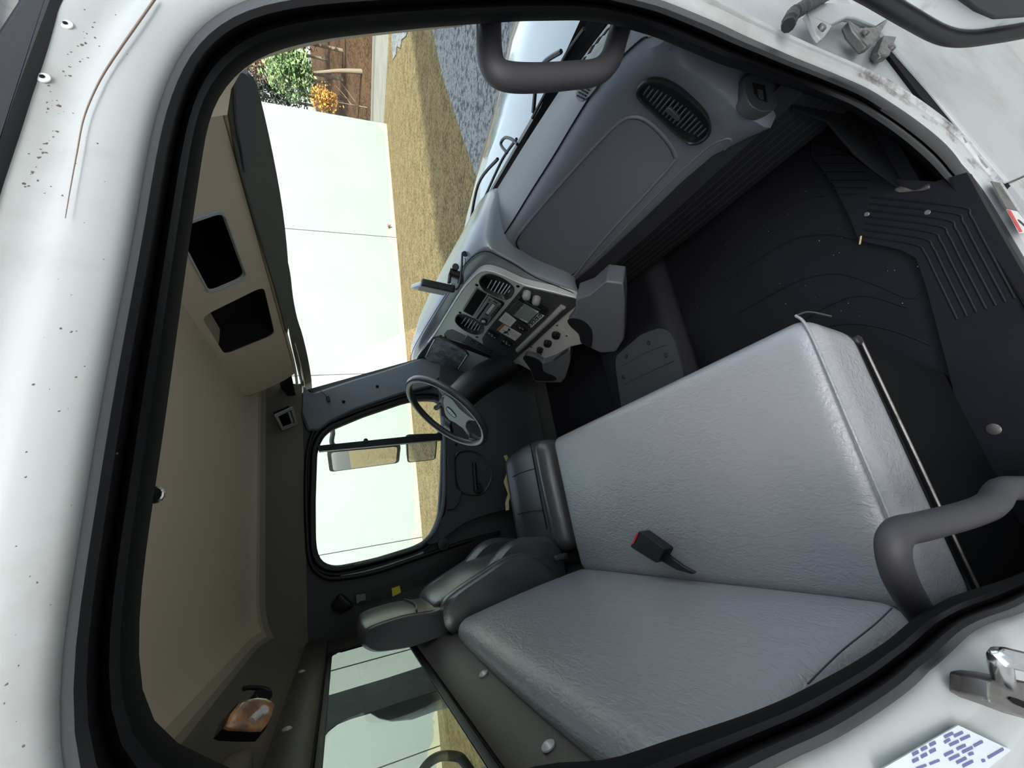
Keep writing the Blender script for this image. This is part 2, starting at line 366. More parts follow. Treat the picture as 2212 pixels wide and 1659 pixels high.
# trees on the bank
def leaves(name, c, r, n, size, m, parent, shape=None):
    vs_, fs = [], []
    for k in range(n):
        d = V((random.gauss(0,1), random.gauss(0,1), random.gauss(0,1))).normalized()*random.random()**.45
        # clumpy crown
        d *= .72+.28*math.sin(d.x*7+1.3)*math.sin(d.y*6+.4)*math.cos(d.z*6)
        p = V(c)+V((d.x*r[0], d.y*r[1], d.z*r[2]))
        a = V((random.gauss(0,1), random.gauss(0,1), random.gauss(0,1))).normalized(); b = a.orthogonal().normalized(); s = size*random.uniform(.5,1.3)
        i = len(vs_)
        for q in (p-a*s, p+b*s*.45, p+a*s, p-b*s*.45): vs_.append(G(*q))
        fs.append((i,i+1,i+2,i+3))
    return mesh(name, vs_, fs, m, parent, smooth=False)
def tree(name, label, x, y, z, h, crown, n, m, tr=.12, group=None, lean=(0,0), cz=None, size=.2, bare=0):
    t = thing(name, label, 'tree' if name != 'shrub' else 'shrub', G(x, y, z), group)
    pts = [G(x, y, z-.3), G(x+lean[0]*.3, y+lean[1]*.3, z+h*.35), G(x+lean[0]*.7, y+lean[1]*.7, z+h*.7), G(x+lean[0], y+lean[1], z+h)]
    tk = tube('trunk', pts, lambda s: tr*(1-.75*s), M['bark'], t, 8)
    for k in range(bare):
        s = random.uniform(.3,.95); b0 = V((x+lean[0]*s, y+lean[1]*s, z+h*s)); an = random.uniform(0,6.28); L = random.uniform(.8,2.2)
        tube('branch', [G(*b0), G(*(b0+V((math.cos(an)*L*.5, math.sin(an)*L*.5, L*.35)))), G(*(b0+V((math.cos(an)*L, math.sin(an)*L, L*.8))))], lambda q: .03*(1-.7*q), M['bark'], tk, 5, spl=2)
    if n: leaves('foliage', (x+lean[0], y+lean[1], z+(cz or h)), crown, n, size, m, t)
    return t
TD = 34.0
def bankpt(px, py, X):                          # where a view ray meets the plane x = X of the lot
    d = GM.transposed() @ ray(px, py); k = X/d.x; return V((0,0,2.4))+d*k
def bz(X): return .1+max(0, (X-31.4)/1.8-.5)*.42
g1 = bankpt(768, 150, 34.5)
tree('broadleaf_tree', 'light green leafy tree on the bank beyond the road', 34.5, g1.y, bz(34.5), 4.6, (2.2,2.9,2.5), 4200, M['leafg'], .2, cz=5.2, lean=(0,1.2), size=.15)
y1 = bankpt(700, 215, 33.2)
tree('shrub', 'yellow autumn shrub beside the corner of the white building', 33.2, y1.y, bz(33.2), 2.2, (1.2,1.5,1.5), 900, M['leafy'], .05, cz=y1.z-.3, size=.12, bare=6)
k = 0
for X, py, h, mm, n in [(38.5,45,9,'leafd',900),(40,105,10,'leafb',600),(44.5,75,13,'leafd',900),(46,132,13,'leafd',900),(40.5,168,10,'leafb',520),(46.5,182,12,'leafd',900),(41,218,11,'leafd',900),(47,236,12,'leafb',500),(44,0,11,'leafd',700)]:
    yy = bankpt(720, py, X).y
    what = {'leafd':'dark evergreen tree standing in the woods beyond the road','leafb':'brown thin-leaved tree standing in the woods beyond the road'}[mm]
    tree('woodland_tree', what, X, yy, bz(X), h, (2.3,2.3,h*.44), int(n*2.4), M[mm], .16, 'trees in the woods: '+('evergreen' if mm == 'leafd' else 'brown'), cz=h*.55, size=.2, bare=6)

# ================================================================== truck body outside
hf = [P(*q, 2, 1.85) for q in [(1128,20),(1100,90),(1068,250),(1030,380),(1010,470),(998,540),(985,640)]]
hn = [P(*q, 2, 1.87) for q in [(1268,20),(1235,100),(1160,240),(1060,420),(1012,510),(985,585),(962,660)]]
hn2 = [q+V((-.02,0,-.14)) for q in hn]
mid = [a.lerp(b, .55)+V((0,0,.018)) for a, b in zip(hn, hf)]
crease = [a.lerp(b, .85)+V((0,0,.012)) for a, b in zip(hn, hf)]
fr1 = [b+V((.10,0,-.03)) for b in hf]; fr2 = [b+V((.16,0,-.16)) for b in hf]; fr3 = [b+V((.12,0,-.75)) for b in hf]
hood = loft('hood', [hn2, hn, mid, crease, hf, fr1, fr2, fr3], M['hood'], closed=False, caps=False)
tag(hood, 'glossy white truck hood beyond the windshield', 'hood')
# cowl and wipers
cn = [P(*q, 2, 1.915) for q in [(1290,40),(1240,130),(1180,235),(1110,350),(1050,450),(1016,515),(990,570)]]
cow = loft('cowl', [[q+V((.015,0,-.04)) for q in cn], [q+V((.03,0,.003)) for q in cn], [q+V((.10,0,-.035)) for q in cn], [q+V((.17,0,-.06)) for q in cn], [q+V((.19,0,-.14)) for q in cn]], M['black'], closed=False, caps=False)
tag(cow, 'black cowl panel at the foot of the windshield', 'cowl')
for pts, lb in (([(1262,62),(1225,115),(1190,180),(1150,255)], 'wiper blade near the passenger side grab handle'), ([(1116,300),(1085,345),(1050,420),(1012,505)], 'wiper blade lying towards the dash-mounted device')):
    wp = thing('wiper', 'black windshield '+lb, 'wiper', P(*pts[0], 2, 1.94))
    q = [P(*c, 2, 1.93) for c in pts]
    tube('wiper_blade', q, .006, M['black'], wp, 6)
    tube('wiper_arm', [q[-1]+V((.03,0,-.01)), q[2]+V((.05,0,.03)), q[1]+V((.0,0,.02))], .007, M['black'], wp, 6)
washer = tube('washer_hose', [P(*c, 2, 1.93) for c in [(1095,330),(1082,312),(1090,298),(1104,300),(1118,312)]], .006, M['black'])
tag(washer, 'thin black washer hose looped on the cowl', 'hose')

# outside mirror on the driver's side
mir = thing('side_mirror', 'tall side mirror with a smaller mirror under it outside the driver window', 'mirror', V((.48, 2.36, 2.0)))
MF = Fr((.48, 2.36, 2.3), (-.90,-.43,0), (0,0,1))
def mirror_unit(big, pts, nm):
    MQ = MF
    rim = pxp(nm, MQ, pts, M['black'], .05, mir, rnd=.03)
    c = sum((MQ.px(*q) for q in pts), V((0,0)))/len(pts)
    g = [c+(MQ.px(*q)-c)*.90 for q in pts]
    plate('mirror_glass', MQ.up(.003), arc2(g, .025), M['mirror'], th=.004, parent=rim)
mirror_unit(1, [(706,975),(866,961),(862,1000),(712,1020)], 'mirror_head')
mirror_unit(0, [(878,952),(945,949),(941,993),(880,1000)], 'convex_mirror_head')
tube('mirror_arm', [V((.62,2.04,2.62)), V((.62,2.25,2.62)), V((.56,2.39,2.60)), V((.56,2.41,2.3)), V((.56,2.39,2.0)), V((.62,2.2,1.96)), V((.62,2.04,1.96))], .014, M['black'], mir)

# cargo body behind the cab and a dark guard seen through the rear window
BX0, BX1 = -6.0, -1.15
cb = mesh('cargo_box', box8(BX0, BX1, -.15, 2.12, 1.2, 3.6), BOXF, M['boxgrey'], smooth=False); bevel(cb, .04)
tag(cb, 'plain grey cargo box standing behind the cab', 'cargo body')
gp_ = Fr((-.80, 1.5, 2.4), (1,0,0), (0,1,0))
gd = pxp('rear_guard', gp_, [(700,1505),(760,1487),(840,1463),(920,1437),(945,1480),(950,1490),(870,1515),(800,1539),(759,1551),(729,1563),(709,1579),(694,1600),(690,1560)], M['darkbar'], .004)
tag(gd, 'dark weathered guard panel behind the rear window', 'guard')
gd2 = pxp('rear_duct', Fr((-.86, 1.5, 2.4), (1,0,0), (0,1,0)), [(800,1540),(870,1515),(950,1489),(975,1525),(938,1535),(889,1553),(845,1557),(819,1551)], M['guard2'], .004)
tag(gd2, 'grey-green rounded duct below the dark guard behind the rear window', 'duct')
hz = tube('air_hose', [P(*c, 0, -.62) for c in [(900,1690),(922,1652),(950,1634),(985,1634),(1002,1645),(1030,1690)]], .012, M['darkbar'])
tag(hz, 'dark looped air hose low behind the rear window', 'hose')

# ================================================================== cab shell
NP = Fr((0, 0, 2.7), (0, -1, .0345), (1,0,0))          # passenger side door plane, h towards the photographer
FW = Fr((0, 1.95, 2.7), (0, -1, -.0345), (1,0,0))      # driver's side wall, h into the cab
BW = Fr((-.41, 0, 2.5), (1,0,0), (0,1,0))              # back wall, h into the cab
def polar(pts, c, n):
    out = []; L = len(pts)
    for k in range(n):
        a = math.tau*k/n; d = V((math.cos(a), math.sin(a))); best = None
        for i in range(L):
            p, q = pts[i]-c, pts[(i+1) % L]-c; e = q-p; den = d.x*e.y-d.y*e.x
            if abs(den) < 1e-9: continue
            t = (p.x*e.y-p.y*e.x)/den; s = (p.x*d.y-p.y*d.x)/den
            if t > 0 and -1e-6 <= s <= 1.000001 and (best is None or t > best): best = t
        out.append(c+d*best)
    return out
c2 = lambda L: [V(q) for q in L]
DO_A = [(132,1659),(122,1560),(122,1500),(130,1420),(150,1300),(185,1080),(220,860),(255,680),(290,500),(320,320),(343,220),(365,165),(400,95),(440,50),(490,15),(545,-8),(640,-25),(800,-35),(1000,-40),(1200,-38),(1350,-20),(1430,0),(1481,20),(1560,53),(1600,73),(1719,125),(1794,155),(1877,191),(1955,241),(2016,286),(2058,324),(2088,369),(2091,385),(2130,456),(2179,539),(2212,592),(2310,760),(2392,900),(2440,1000),(2440,1100),(2390,1190),(2300,1268),(2212,1323),(2129,1349),(2069,1384),(2028,1427),(1978,1482),(1899,1540),(1801,1601),(1700,1644)]
DI_A = [(345,1659),(318,1590),(300,1510),(293,1420),(298,1320),(312,1200),(330,1080),(350,950),(372,790),(395,620),(418,460),(436,340),(447,270),(462,225),(490,180),(540,133),(575,115),(616,103),(680,88),(730,80),(808,72),(900,62),(1000,54),(1120,46),(1253,44),(1304,49),(1354,62),(1418,81),(1560,141),(1600,152),(1669,178),(1711,191),(1830,236),(1877,266),(1933,305),(1985,350),(2024,388),(2060,430),(2090,480),(2140,570),(2180,640),(2260,780),(2340,920),(2370,1000),(2370,1080),(2320,1150),(2260,1212),(2212,1235),(2167,1253),(2054,1288),(1978,1331),(1915,1386),(1831,1439),(1700,1508),(1600,1548),(1500,1580),(1400,1612),(1280,1659)]
PC = V((.27, -.75))
dO = [NP.px(*q) for q in DO_A]+c2([(-.235,-.35),(-.235,-.2),(-.22,-.08),(-.17,-.0),(-.11,.035)])
dI = [NP.px(*q, -.045) for q in DI_A]+c2([(-.19,-.25),(-.185,-.15),(-.16,-.06),(-.10,-.01)])
NR = 260
oR = polar(dO, PC, NR); iR = polar(dI, PC, NR)
def smooth2(L, k):
    for _ in range(k): L = [(L[i-1]+L[i]*2+L[(i+1) % len(L)])/4 for i in range(len(L))]
    return L
oR = smooth2(oR, 3); iR = smooth2(iR, 3)
oR = [o if (o-PC).length > (i-PC).length+.012 else PC+(o-PC).normalized()*((i-PC).length+.012) for o, i in zip(oR, iR)]
prof = [(0,-.03),(0,.004),(.06,.018),(.20,.025),(.36,.020),(.45,.004),(.50,-.008),(.56,.002),(.64,.005),(.78,-.003),(.92,-.02),(1.0,-.045)]
hk_ = lambda q, h: h*(1-.88*max(0, min(1, (-1.05-q.y)/.3))) if h > 0 else h
C2 = V((0,-.1))                                   # the photographer's spot in the door plane
seal = loft('door_seal', [[NP.w((C2+(o-C2)*(.335-hk_(o,h))/.335).lerp(C2+(i-C2)*(.335-hk_(o,h))/.38, s), hk_(o,h)) for o, i in zip(oR, iR)] for s, h in prof]+[[NP.w(C2+(i-C2)*(.40/.38)*1.004, -.065) for i in iR]], [M['seal'], M['softblack']], caps=False)
for pg in seal.data.polygons:
    if pg.index//NR >= 9: pg.material_index = 1
tag(seal, 'thick black rubber seal around the open passenger doorway', 'seal')
# painted doorway frame
def lim(o, q):
    x, z = q
    z = min(z, .125)
    if o.x > .42 and o.y > -.75: x = min(x, o.x+.035+.06*max(0, min(1, (.1+o.y)/.3+.5)))
    if o.x > .3 and o.y <= -.75: x = min(x, o.x+.02); z = max(z, o.y-.05)
    z = max(z, -1.56); x = max(x, -.95)
    return V((x, z))
nrm = []
for i in range(NR):
    t = (oR[(i+1) % NR]-oR[i-1]).normalized(); nrm.append(V((t.y, -t.x)))
rp = [(-.004,-.04),(-.002,.0),(.008,.008),(.028,.012),(.040,.0115),(.047,.0080),(.058,.012),(.074,.0165),(.083,.016),(.088,.0115),(.096,.013),(.108,.0165),(.16,.018),(.3,.02),(.7,.02)]
fr_ = loft('wall_right', [[NP.w(lim(o, o+(n_ if d < .12 else (o-PC).normalized())*d), h) for o, n_ in zip(oR, nrm)] for d, h in rp], [M['white_soft'], M['white_dirty']], caps=False, angle=70)
for i_, pg in enumerate(fr_.data.polygons):             # chipped, dirty paint along the outer flange
    if 7 <= pg.index//NR <= 11 and pg.center.z > 2.3 or (pg.index//NR >= 2 and pg.center.z < 1.5): pg.material_index = 1
struct(fr_, 'white painted body frame around the passenger doorway', 'body frame')
# roof edge and drip rail above the doorway
rail = plate('drip_rail', NP.up(.02), c2([(-.46,.118),(.0,.110),(.27,.101),(.31,.099),(.354,.097),(.453,.091),(.6,.075),(.72,.05),(.74,.07),(.62,.098),(.478,.114),(.443,.116),(.383,.126),(.2,.136),(-.46,.148)]), M['seal'], th=.05, bev=.005)
tag(rail, 'black drip rail along the roof edge above the doorway', 'rail')
for q in [(133,36),(82,152)]:
    s_ = disc('roof_screw', NP.w(NP.px(*q, .02), .014), NP.n, .0046, .0012, M['white'], seg=14)
    disc('screw_recess', NP.w(NP.px(*q, .02), .0155), NP.n, .0017, .0004, M['deep'], s_)
    tag(s_, 'white painted screw head by the drip rail, '+('nearer the front of the roof' if q[0] == 133 else 'further back of the pair'), 'screw', 'screws under the drip rail')
tube('paint_crack', [NP.w(NP.px(*q, .016), .0155) for q in [(335,-5),(300,45),(258,105),(222,160),(196,212),(178,262),(165,330),(152,400),(140,470)]], lambda t: .0011-.0008*t, M['stain'], fr_, 6)
vs_, fs = [], []
for k in range(105):
    y_ = random.uniform(10, 1640); x_ = random.uniform(90, 330)-max(0, y_-500)*.18+random.gauss(0,14)
    if k > 50: y_ = random.uniform(20, 420); x_ = 215-y_*.40+random.gauss(0,16)
    p = NP.px(x_, y_, .0175); a = random.random()*6; i = len(vs_); r_ = random.uniform(.0003,.0011)*(1.5 if k > 75 else .8)
    for j in range(5): vs_.append(NP.w(p+V((math.cos(a+j*1.257), math.sin(a+j*1.257)))*r_*random.uniform(.4,1.4), .0178))
    fs.append(tuple(range(i,i+5)))
pcp = mesh('paint_chips', vs_, fs, M['grime'], fr_, smooth=False); pcp['kind'] = 'stuff'
# jamb, fender and door at the front of the doorway
struct(pxp('trim_1', NP, [(1405,-70),(1480,2),(1600,56),(1795,138),(1960,222),(2090,350),(2150,420),(2185,405),(2100,310),(2010,200),(1932,108),(1840,-70)], M['white_soft'], .03, h=-.004), 'white painted hinge pillar of the passenger doorway', 'pillar')
struct(pxp('trim_2', NP, [(1905,100),(1925,95),(2010,190),(2100,300),(2183,402),(2172,412),(2140,395),(2060,290),(1985,205)], M['deep'], .02, h=.0035), 'black gap between hinge pillar and fender', 'gap')
fen = pxp('fender', NP, [(1934,104),(2010,190),(2100,300),(2180,392),(2216,376),(2330,330),(2330,-90),(1760,-90)], M['white_soft'], .04, h=.012, bev=.006)
tag(fen, 'white fender panel ahead of the passenger doorway', 'fender')
skirt = pxp('step_fairing', NP, [(2182,398),(2216,382),(2300,345),(2300,560),(2216,440)], M['white_dirty'], .03, h=.004)
tag(skirt, 'dirty off-white step fairing below the fender', 'fairing')
DF = Fr((.80, -.1, 1.2), (-1,-.15,0), (0,1,0))
door_o = [(1862,-12),(1900,12),(1960,50),(2030,88),(2080,98),(2140,92),(2300,62),(2460,-80),(2300,-420),(1700,-420),(1640,-200)]
dr = pxp('door_2', DF, door_o, M['white'], .06, spl=3)
struct(dr, 'open passenger door with rubber edge seal and grey inner panel', 'door')
tube('weatherstrip', [DF.w(DF.px(*q, .006), .006) for q in [(1820,-45),(1890,-6),(1960,36),(2030,74),(2080,84),(2140,78),(2240,60),(2400,20)]], .016, M['black'], dr, 10)
pxp('inner_panel', DF, [(2040,-20),(2110,30),(2150,47),(2240,40),(2400,-40),(2300,-380),(1900,-380)], M['charcoal'], .03, dr, h=.03, bev=.01)
c1 = lambda x, y: (1600+x/3.606, y/3.606)
hg = pxp('hinge_bracket', NP, [c1(*q) for q in [(515,105),(700,190),(830,132),(900,140),(1050,205),(1160,135),(1160,60),(800,20),(560,20)]], M['white_soft'], .012, h=.03, bev=.003)
tag(hg, 'white painted door hinge bracket with bolts on the hinge pillar', 'hinge')
pxp('hinge_leaf', NP, [c1(*q) for q in [(515,105),(590,265),(625,305),(655,285),(715,200)]], M['white_soft'], .01, hg, h=.03, bev=.002)
pxp('hinge_arm', NP, [c1(*q) for q in [(845,150),(880,235),(990,362),(1025,350),(1080,280),(1160,140),(1050,205),(930,215)]], M['steel'], .02, hg, h=.034, bev=.004)
pxp('hinge_stop', NP, [c1(*q) for q in [(1075,390),(1105,435),(1165,425),(1190,360),(1220,280),(1120,270)]], M['steel'], .02, hg, h=.02, bev=.004)
for q in [(620,228),(962,258),(1165,378)]: disc('hinge_bolt', NP.w(NP.px(*c1(*q), .036), .036), NP.n, .0085, .008, M['steel'], hg, 12)
boot = tube('wiring_boot', [NP.w(NP.px(*c1(*q), .04), .04) for q in [(370,200),(400,120),(470,70),(580,10),(700,-60)]], lambda s: .012+.002*math.sin(s*60), M['black'])
tag(boot, 'black rubber wiring boot between hinge pillar and door', 'boot')
# striker and certification label on the rear pillar
c5 = lambda x, y: (2040+x/5.947, 1380+y/5.947)
st = thing('door_striker', 'steel door striker loop bolted to the white rear pillar', 'striker', NP.w(NP.px(2190,1500), .02))
pxp('striker_plate', NP, [c5(*q) for q in [(575,535),(610,520),(700,505),(900,525),(1100,560),(1300,640),(1300,1100),(1000,985),(700,880),(600,820),(580,790)]], M['steel'], .03, st, h=.045, bev=.004)
tube('striker_loop', [NP.w(NP.px(*c5(*q), hh), hh) for q, hh in [((765,560),.04),((730,400),.055),((715,260),.065),((760,235),.068),((900,265),.068),((1100,310),.068),((1250,350),.065),((1290,520),.04)]], .0085, M['chrome'], st, 10, spl=4)
pxp('striker_slot', NP, [c5(*q) for q in [(840,775),(860,750),(930,765),(1060,820),(1060,900),(920,840)]], M['deep'], .002, st, h=.0465)
lab = pxp('certification_label', NP, [c5(*q) for q in [(180,1110),(860,1430),(400,1800),(-700,2050),(-850,1700)]], M['ledgrey'], .0012, h=.0195)
tag(lab, 'pale certification label with rows of purple print on the rear pillar', 'label')
marks = [((0,1265),(115,1210)),((125,1255),(240,1200)),((205,1300),(330,1245)),((0,1335),(75,1290)),((65,1370),(185,1315)),((160,1420),(275,1365)),((230,1460),(365,1395)),((375,1380),(495,1318)),((310,1490),(375,1468)),((0,1500),(115,1445)),((60,1555),(195,1490)),((155,1595),(285,1530)),((235,1640),(370,1570)),((560,1530),(760,1415)),((480,1572),(525,1560))]
for q, col_ in ((marks, 'blueink'),):
    vs_, fs = [], []
    def bar(a, b, wd):
        A, B = NP.px(*c5(*a), .02), NP.px(*c5(*b), .02); t = (B-A).normalized(); n_ = V((-t.y, t.x))*wd; i = len(vs_)
        for p in (A-n_, B-n_, B+n_, A+n_): vs_.append(NP.w(p, .0201))
        fs.append((i,i+1,i+2,i+3))
    for a, b in q: bar(a, b, .0010)
    for k in range(4): bar((-60-k*170, 1560+k*62), (-190-k*170, 1610+k*62), .0008)
    for k in range(3):
        for r_ in range(2): bar((-110-k*110, 1330+r_*90+k*60), (-190-k*110, 1370+r_*90+k*60), .0011)
    mesh('printed_text', vs_, fs, M[col_], lab, smooth=False)
c6 = lambda x, y: (2060+x/6.914, 380+y/6.914)
wl = pxp('warning_label', NP, [c6(*q) for q in [(800,500),(955,530),(1150,780),(1060,850),(985,855)]], M['paper'], .001, h=.021)
tag(wl, 'white and red warning label on the doorway sill', 'label')
pxp('red_band', NP, [c6(*q) for q in [(808,505),(855,515),(1030,830),(985,840)]], M['red'], .0008, wl, h=.0216)
pxp('pictogram', NP, [c6(*q) for q in [(955,650),(985,655),(1080,740),(1060,755),(985,690)]], M['ink'], .0008, wl, h=.0216)
gl_ = pxp('grey_label', NP, [c6(*q) for q in [(555,75),(690,100),(945,515),(790,485)]], M['steel'], .001, h=.021)
tag(gl_, 'worn grey label above the red warning label on the sill', 'label')

# ---- floor
def zp(px, py, z=1.3): return P(px, py, 2, z)
struct(mesh('floor', box8(-.41, 1.25, .0, 1.97, 1.22, 1.3), BOXF, M['mat_rubber'], smooth=False), 'dark blue-black rubber floor of the cab', 'floor')
ZF = Fr((0,0,1.3), (0,0,1), (1,0,0))
sm = pxp('sill_mat', ZF, [(2088,372),(2132,452),(2179,535),(2215,597),(2310,760),(2392,905),(2380,1090),(2250,1140),(2110,1125),(2078,1000),(2060,850),(2040,770),(2000,620),(1978,558),(1945,540),(1855,520),(1830,460),(1800,400),(1752,335),(1752,305),(1830,330),(1905,385),(2020,392)], M['mat_rubber'], .024, h=.02, bev=.005)
tag(sm, 'ribbed dark rubber sill mat inside the passenger doorway', 'mat')
A_ = [(1881,426),(2070,446),(2097,466),(2123,515),(2193,645)]; B_ = [(1863,510),(1975,528),(1999,548),(2020,590),(2068,690)]
for k in range(7):
    t = k/6; tube('rib', [ZF.w(ZF.px(a[0]+(b[0]-a[0])*t, a[1]+(b[1]-a[1])*t, .02), .02) for a, b in zip(A_, B_)], .0028, M['mat_rubber'], sm, 6, spl=5)
for a, b in [((1757,338),(1835,336)),((1765,355),(1850,354)),((1777,373),(1868,373)),((1790,391),(1880,390)),((1800,406),(1872,407)),((1812,420),(1850,420))]:
    tube('rib', [ZF.w(ZF.px(*a, .02), .02), ZF.w(ZF.px(*b, .02), .02)], .0026, M['mat_rubber'], sm, 6, spl=0)
for q, r_ in [((1873,463),.006),((2004,459),.006),((2147,927),.012)]:
    disc('mat_screw', ZF.w(ZF.px(*q, .02), .02), (0,0,1), r_, .003, M['steel'], sm, 14)
tube('worn_edge', [ZF.w(ZF.px(*q, .021), .021) for q in [(1935,408),(1975,412),(2010,402)]], lambda s: .004+.003*math.sin(s*9), M['steel'], sm, 6)
for L in ([(1566,608),(1640,560),(1712,519),(1785,507),(1848,519)], [(1600,675),(1670,635),(1732,605),(1808,592),(1890,615),(1964,645),(1994,628)], [(1500,600),(1600,520),(1720,440),(1780,425)], [(1790,705),(1850,700),(1930,715),(2010,745)], [(1640,760),(1740,690),(1850,640),(1960,665)]):
    o = tube('floor_bead', [ZF.w(ZF.px(*q), 0) for q in L], .0022, M['mat_rubber'], bpy.data.objects['floor'], 6)
random.seed(3)
cr = [(1702,463),(1741,413),(1740,617),(1833,655),(1801,551),(1905,392),(1950,655),(1770,520),(1660,500),(1900,380)]
for i, q in enumerate([(1858,519)]):
    o = tube('straw', [ZF.w(ZF.px(q[0], q[1]+9, .022), .024), ZF.w(ZF.px(q[0]+3, q[1]-9, .022), .024)], .0022, M['foam'], None, 6, spl=0)
    tag(o, 'small tan straw bit lying at the edge of the sill mat', 'straw')
vs_, fs = [], []
for q in cr+[(1500+random.random()*500, 480+random.random()*220) for _ in range(22)]:
    p = ZF.px(*q); s = random.uniform(.0004,.0011); a = random.random()*3; i = len(vs_)
    for k in range(4): vs_.append(ZF.w(p+V((math.cos(a+k*1.57)*s*(1+k % 2), math.sin(a+k*1.57)*s)), .0008))
    fs.append((i,i+1,i+2,i+3))
tag(mesh('crumbs', vs_, fs, M['paper'], smooth=False), 'pale crumbs and lint scattered on the dark floor', 'crumbs', None, 'stuff')
# engine tunnel with an access plate
tun = softbox('engine_tunnel', [V((.20,.74,1.29)),V((.20,.80,1.372)),V((.20,1.30,1.29)),V((.20,1.26,1.372)),V((1.08,.74,1.29)),V((1.08,.80,1.372)),V((1.08,1.30,1.29)),V((1.08,1.26,1.372))], .04, M['mat_rubber'])
tag(tun, 'dark rubber-covered engine tunnel between the footwells', 'tunnel')
TF = Fr((.5,1,1.372), (0,0,1), (1,0,0))
acc = pxp('access_plate', TF, [(1330,795),(1330,770),(1385,722),(1425,708),(1447,716),(1458,740),(1476,806),(1476,870),(1345,900)], M['charcoal'], .012, tun, h=.008, bev=.004, rnd=.02)
for q in [(1401,741),(1353,770),(1438,768),(1347,815)]: disc('plate_bolt', TF.w(TF.px(*q, .008), .008), TF.n, .010, .004, M['black'], acc, 12)
for L in ([(1345,790),(1395,762),(1440,745)], [(1350,830),(1400,805),(1455,780)]): tube('plate_rib', [TF.w(TF.px(*q, .008), .008) for q in L], .003, M['charcoal'], acc, 6)
struct(mesh('wall_front', [(1.12,0,1.25),(1.12,1.97,1.25),(1.25,1.97,1.93),(1.25,0,1.93),(1.3,0,1.25),(1.3,1.97,1.25)], [(0,1,2,3),(0,1,5,4),(0,3,4),(1,2,5)], M['deep'], smooth=False), 'dark firewall under the dash', 'wall')
kp = pxp('kick_panel', NP, [(1700,180),(1830,238),(1877,267),(1933,306),(1990,350),(2035,395),(2005,405),(1940,402),(1890,366),(1850,332),(1815,292),(1790,262),(1715,235)], M['softblack'], .006, h=-.075, bev=.002)
tag(kp, 'black moulded kick panel below the dash end', 'panel')

# ---- ceiling
def czf(x, y):
    f = lambda t: math.sqrt(max(0, 1-(1-min(1, max(0, t)))**2.4))
    return 2.755+.2*f((x+.41)/.26)*f((y-.04)/.34)*f((1.94-y)/.30)
gx = [-.41,-.40,-.385,-.36,-.34,-.325,-.31,-.30,-.285,-.27,-.24,-.18,-.1,.1,.3,.5,.65,.82]; gy = [.04,.05,.065,.09,.12,.17,.23,.3,.38,.6,.9,1.2,1.5,1.64,1.72,1.76,1.78,1.80,1.82,1.835,1.85,1.87,1.90,1.92,1.935,1.94]
gv = [V((x, y, czf(x, y))) for x in gx for y in gy]; ng = len(gy)
cei = mesh('ceiling', gv, [(i*ng+j, i*ng+j+1, (i+1)*ng+j+1, (i+1)*ng+j) for i in range(len(gx)-1) for j in range(ng-1)], [M['headliner'], M['hl_shade_a'], M['hl_shade_b'], M['hl_shade_c']], angle=60)
for pg in cei.data.polygons:                     # shade of the side and rear coves painted on in stepped tones
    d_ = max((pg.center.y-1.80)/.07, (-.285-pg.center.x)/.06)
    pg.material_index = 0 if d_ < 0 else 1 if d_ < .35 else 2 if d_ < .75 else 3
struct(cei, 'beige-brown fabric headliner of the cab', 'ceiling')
rv = [V((x, y, 2.84+.17*min(1, max(0, min((x+.47)/.15, (.9-x)/.15, (y+.02)/.15, (1.99-y)/.15))))) for x in (-.46,-.3,.0,.4,.75,.9) for y in (-.015,.13,.6,1.4,1.83,1.98)]
struct(mesh('roof', rv, [(i*6+j, i*6+j+1, (i+1)*6+j+1, (i+1)*6+j) for i in range(5) for j in range(5)], M['white']), 'white outer roof skin of the cab', 'roof')
def rec(i, h, e=0): c = V((0,-.1)); return c+(i-c)*((.335-h)/.38*1.004+e)   # recede behind the rubber lip
struct(loft('trim_3', [[NP.w(rec(i, h, e), h) for i in iR] for h, e in ((-.07,.0),(-.10,.01),(-.12,.06))], M['softblack'], caps=False), 'dark inner edge trim of the passenger doorway', 'trim')
for q in [(335,1070)]:
    o = disc('headliner_button', NP.w(NP.px(*q, -.09), -.09), NP.n, .007, .004, M['chrome'], seg=12)
    tag(o, 'small chrome fastener at the headliner edge above the doorway', 'fastener')
# overhead console
CF = Fr((.785, 1, 2.768), (-.83,0,-.555), (0,1,0))
oc = thing('overhead_console', 'beige overhead console with storage cubbies above the windshield', 'console', V((.78,1,2.77)))
def rrect(a, b, c, d, r=.02): return arc2([(a,c),(b,c),(b,d),(a,d)], r)
pA, pB, pC = CF.px(479,452), CF.px(534,597), CF.px(449,631)
cub1 = rrect(pA.x+.006, pB.x-.008, pC.y+.004, (pA.y+pB.y)/2-.004, .02)
qa, qb, qc, qd = CF.px(590,622), CF.px(588,738), CF.px(452,782), CF.px(424,655)
cub2 = arc2([(-.075,-.018),(.245,-.03),(.205,-.205),(-.065,-.205)], .03)
face_o = [(-.86,-.235),(.60,-.235),(.655,-.20),(.69,-.12),(.705,-.05),(.70,0),(-.86,0)]
plate('console_face', CF, arc2(face_o, .03), M['console'], [cub1, cub2], .004, oc)
def pocket(nm, L, dep, m): 
    return loft(nm, [[CF.w(q, h) for q in L] for h in (-.001,-.03)]+[[CF.w(sum(L, V((0,0)))/len(L)+(q-sum(L, V((0,0)))/len(L))*e, -dep) for q in L] for e in (.94,.02)], m, caps=False, parent=oc)
pocket('storage_cubby', cub1, .11, M['deep']); pocket('storage_cubby', cub2, .09, M['darkfelt'])
cm_ = sum(cub1, V((0,0)))/len(cub1)
plate('cubby_trim', CF.up(.006), [q+(q-cm_).normalized()*.012 for q in cub1], M['ledgrey'], [[q+(q-cm_).normalized()*.001 for q in cub1]], .008, oc, .002)
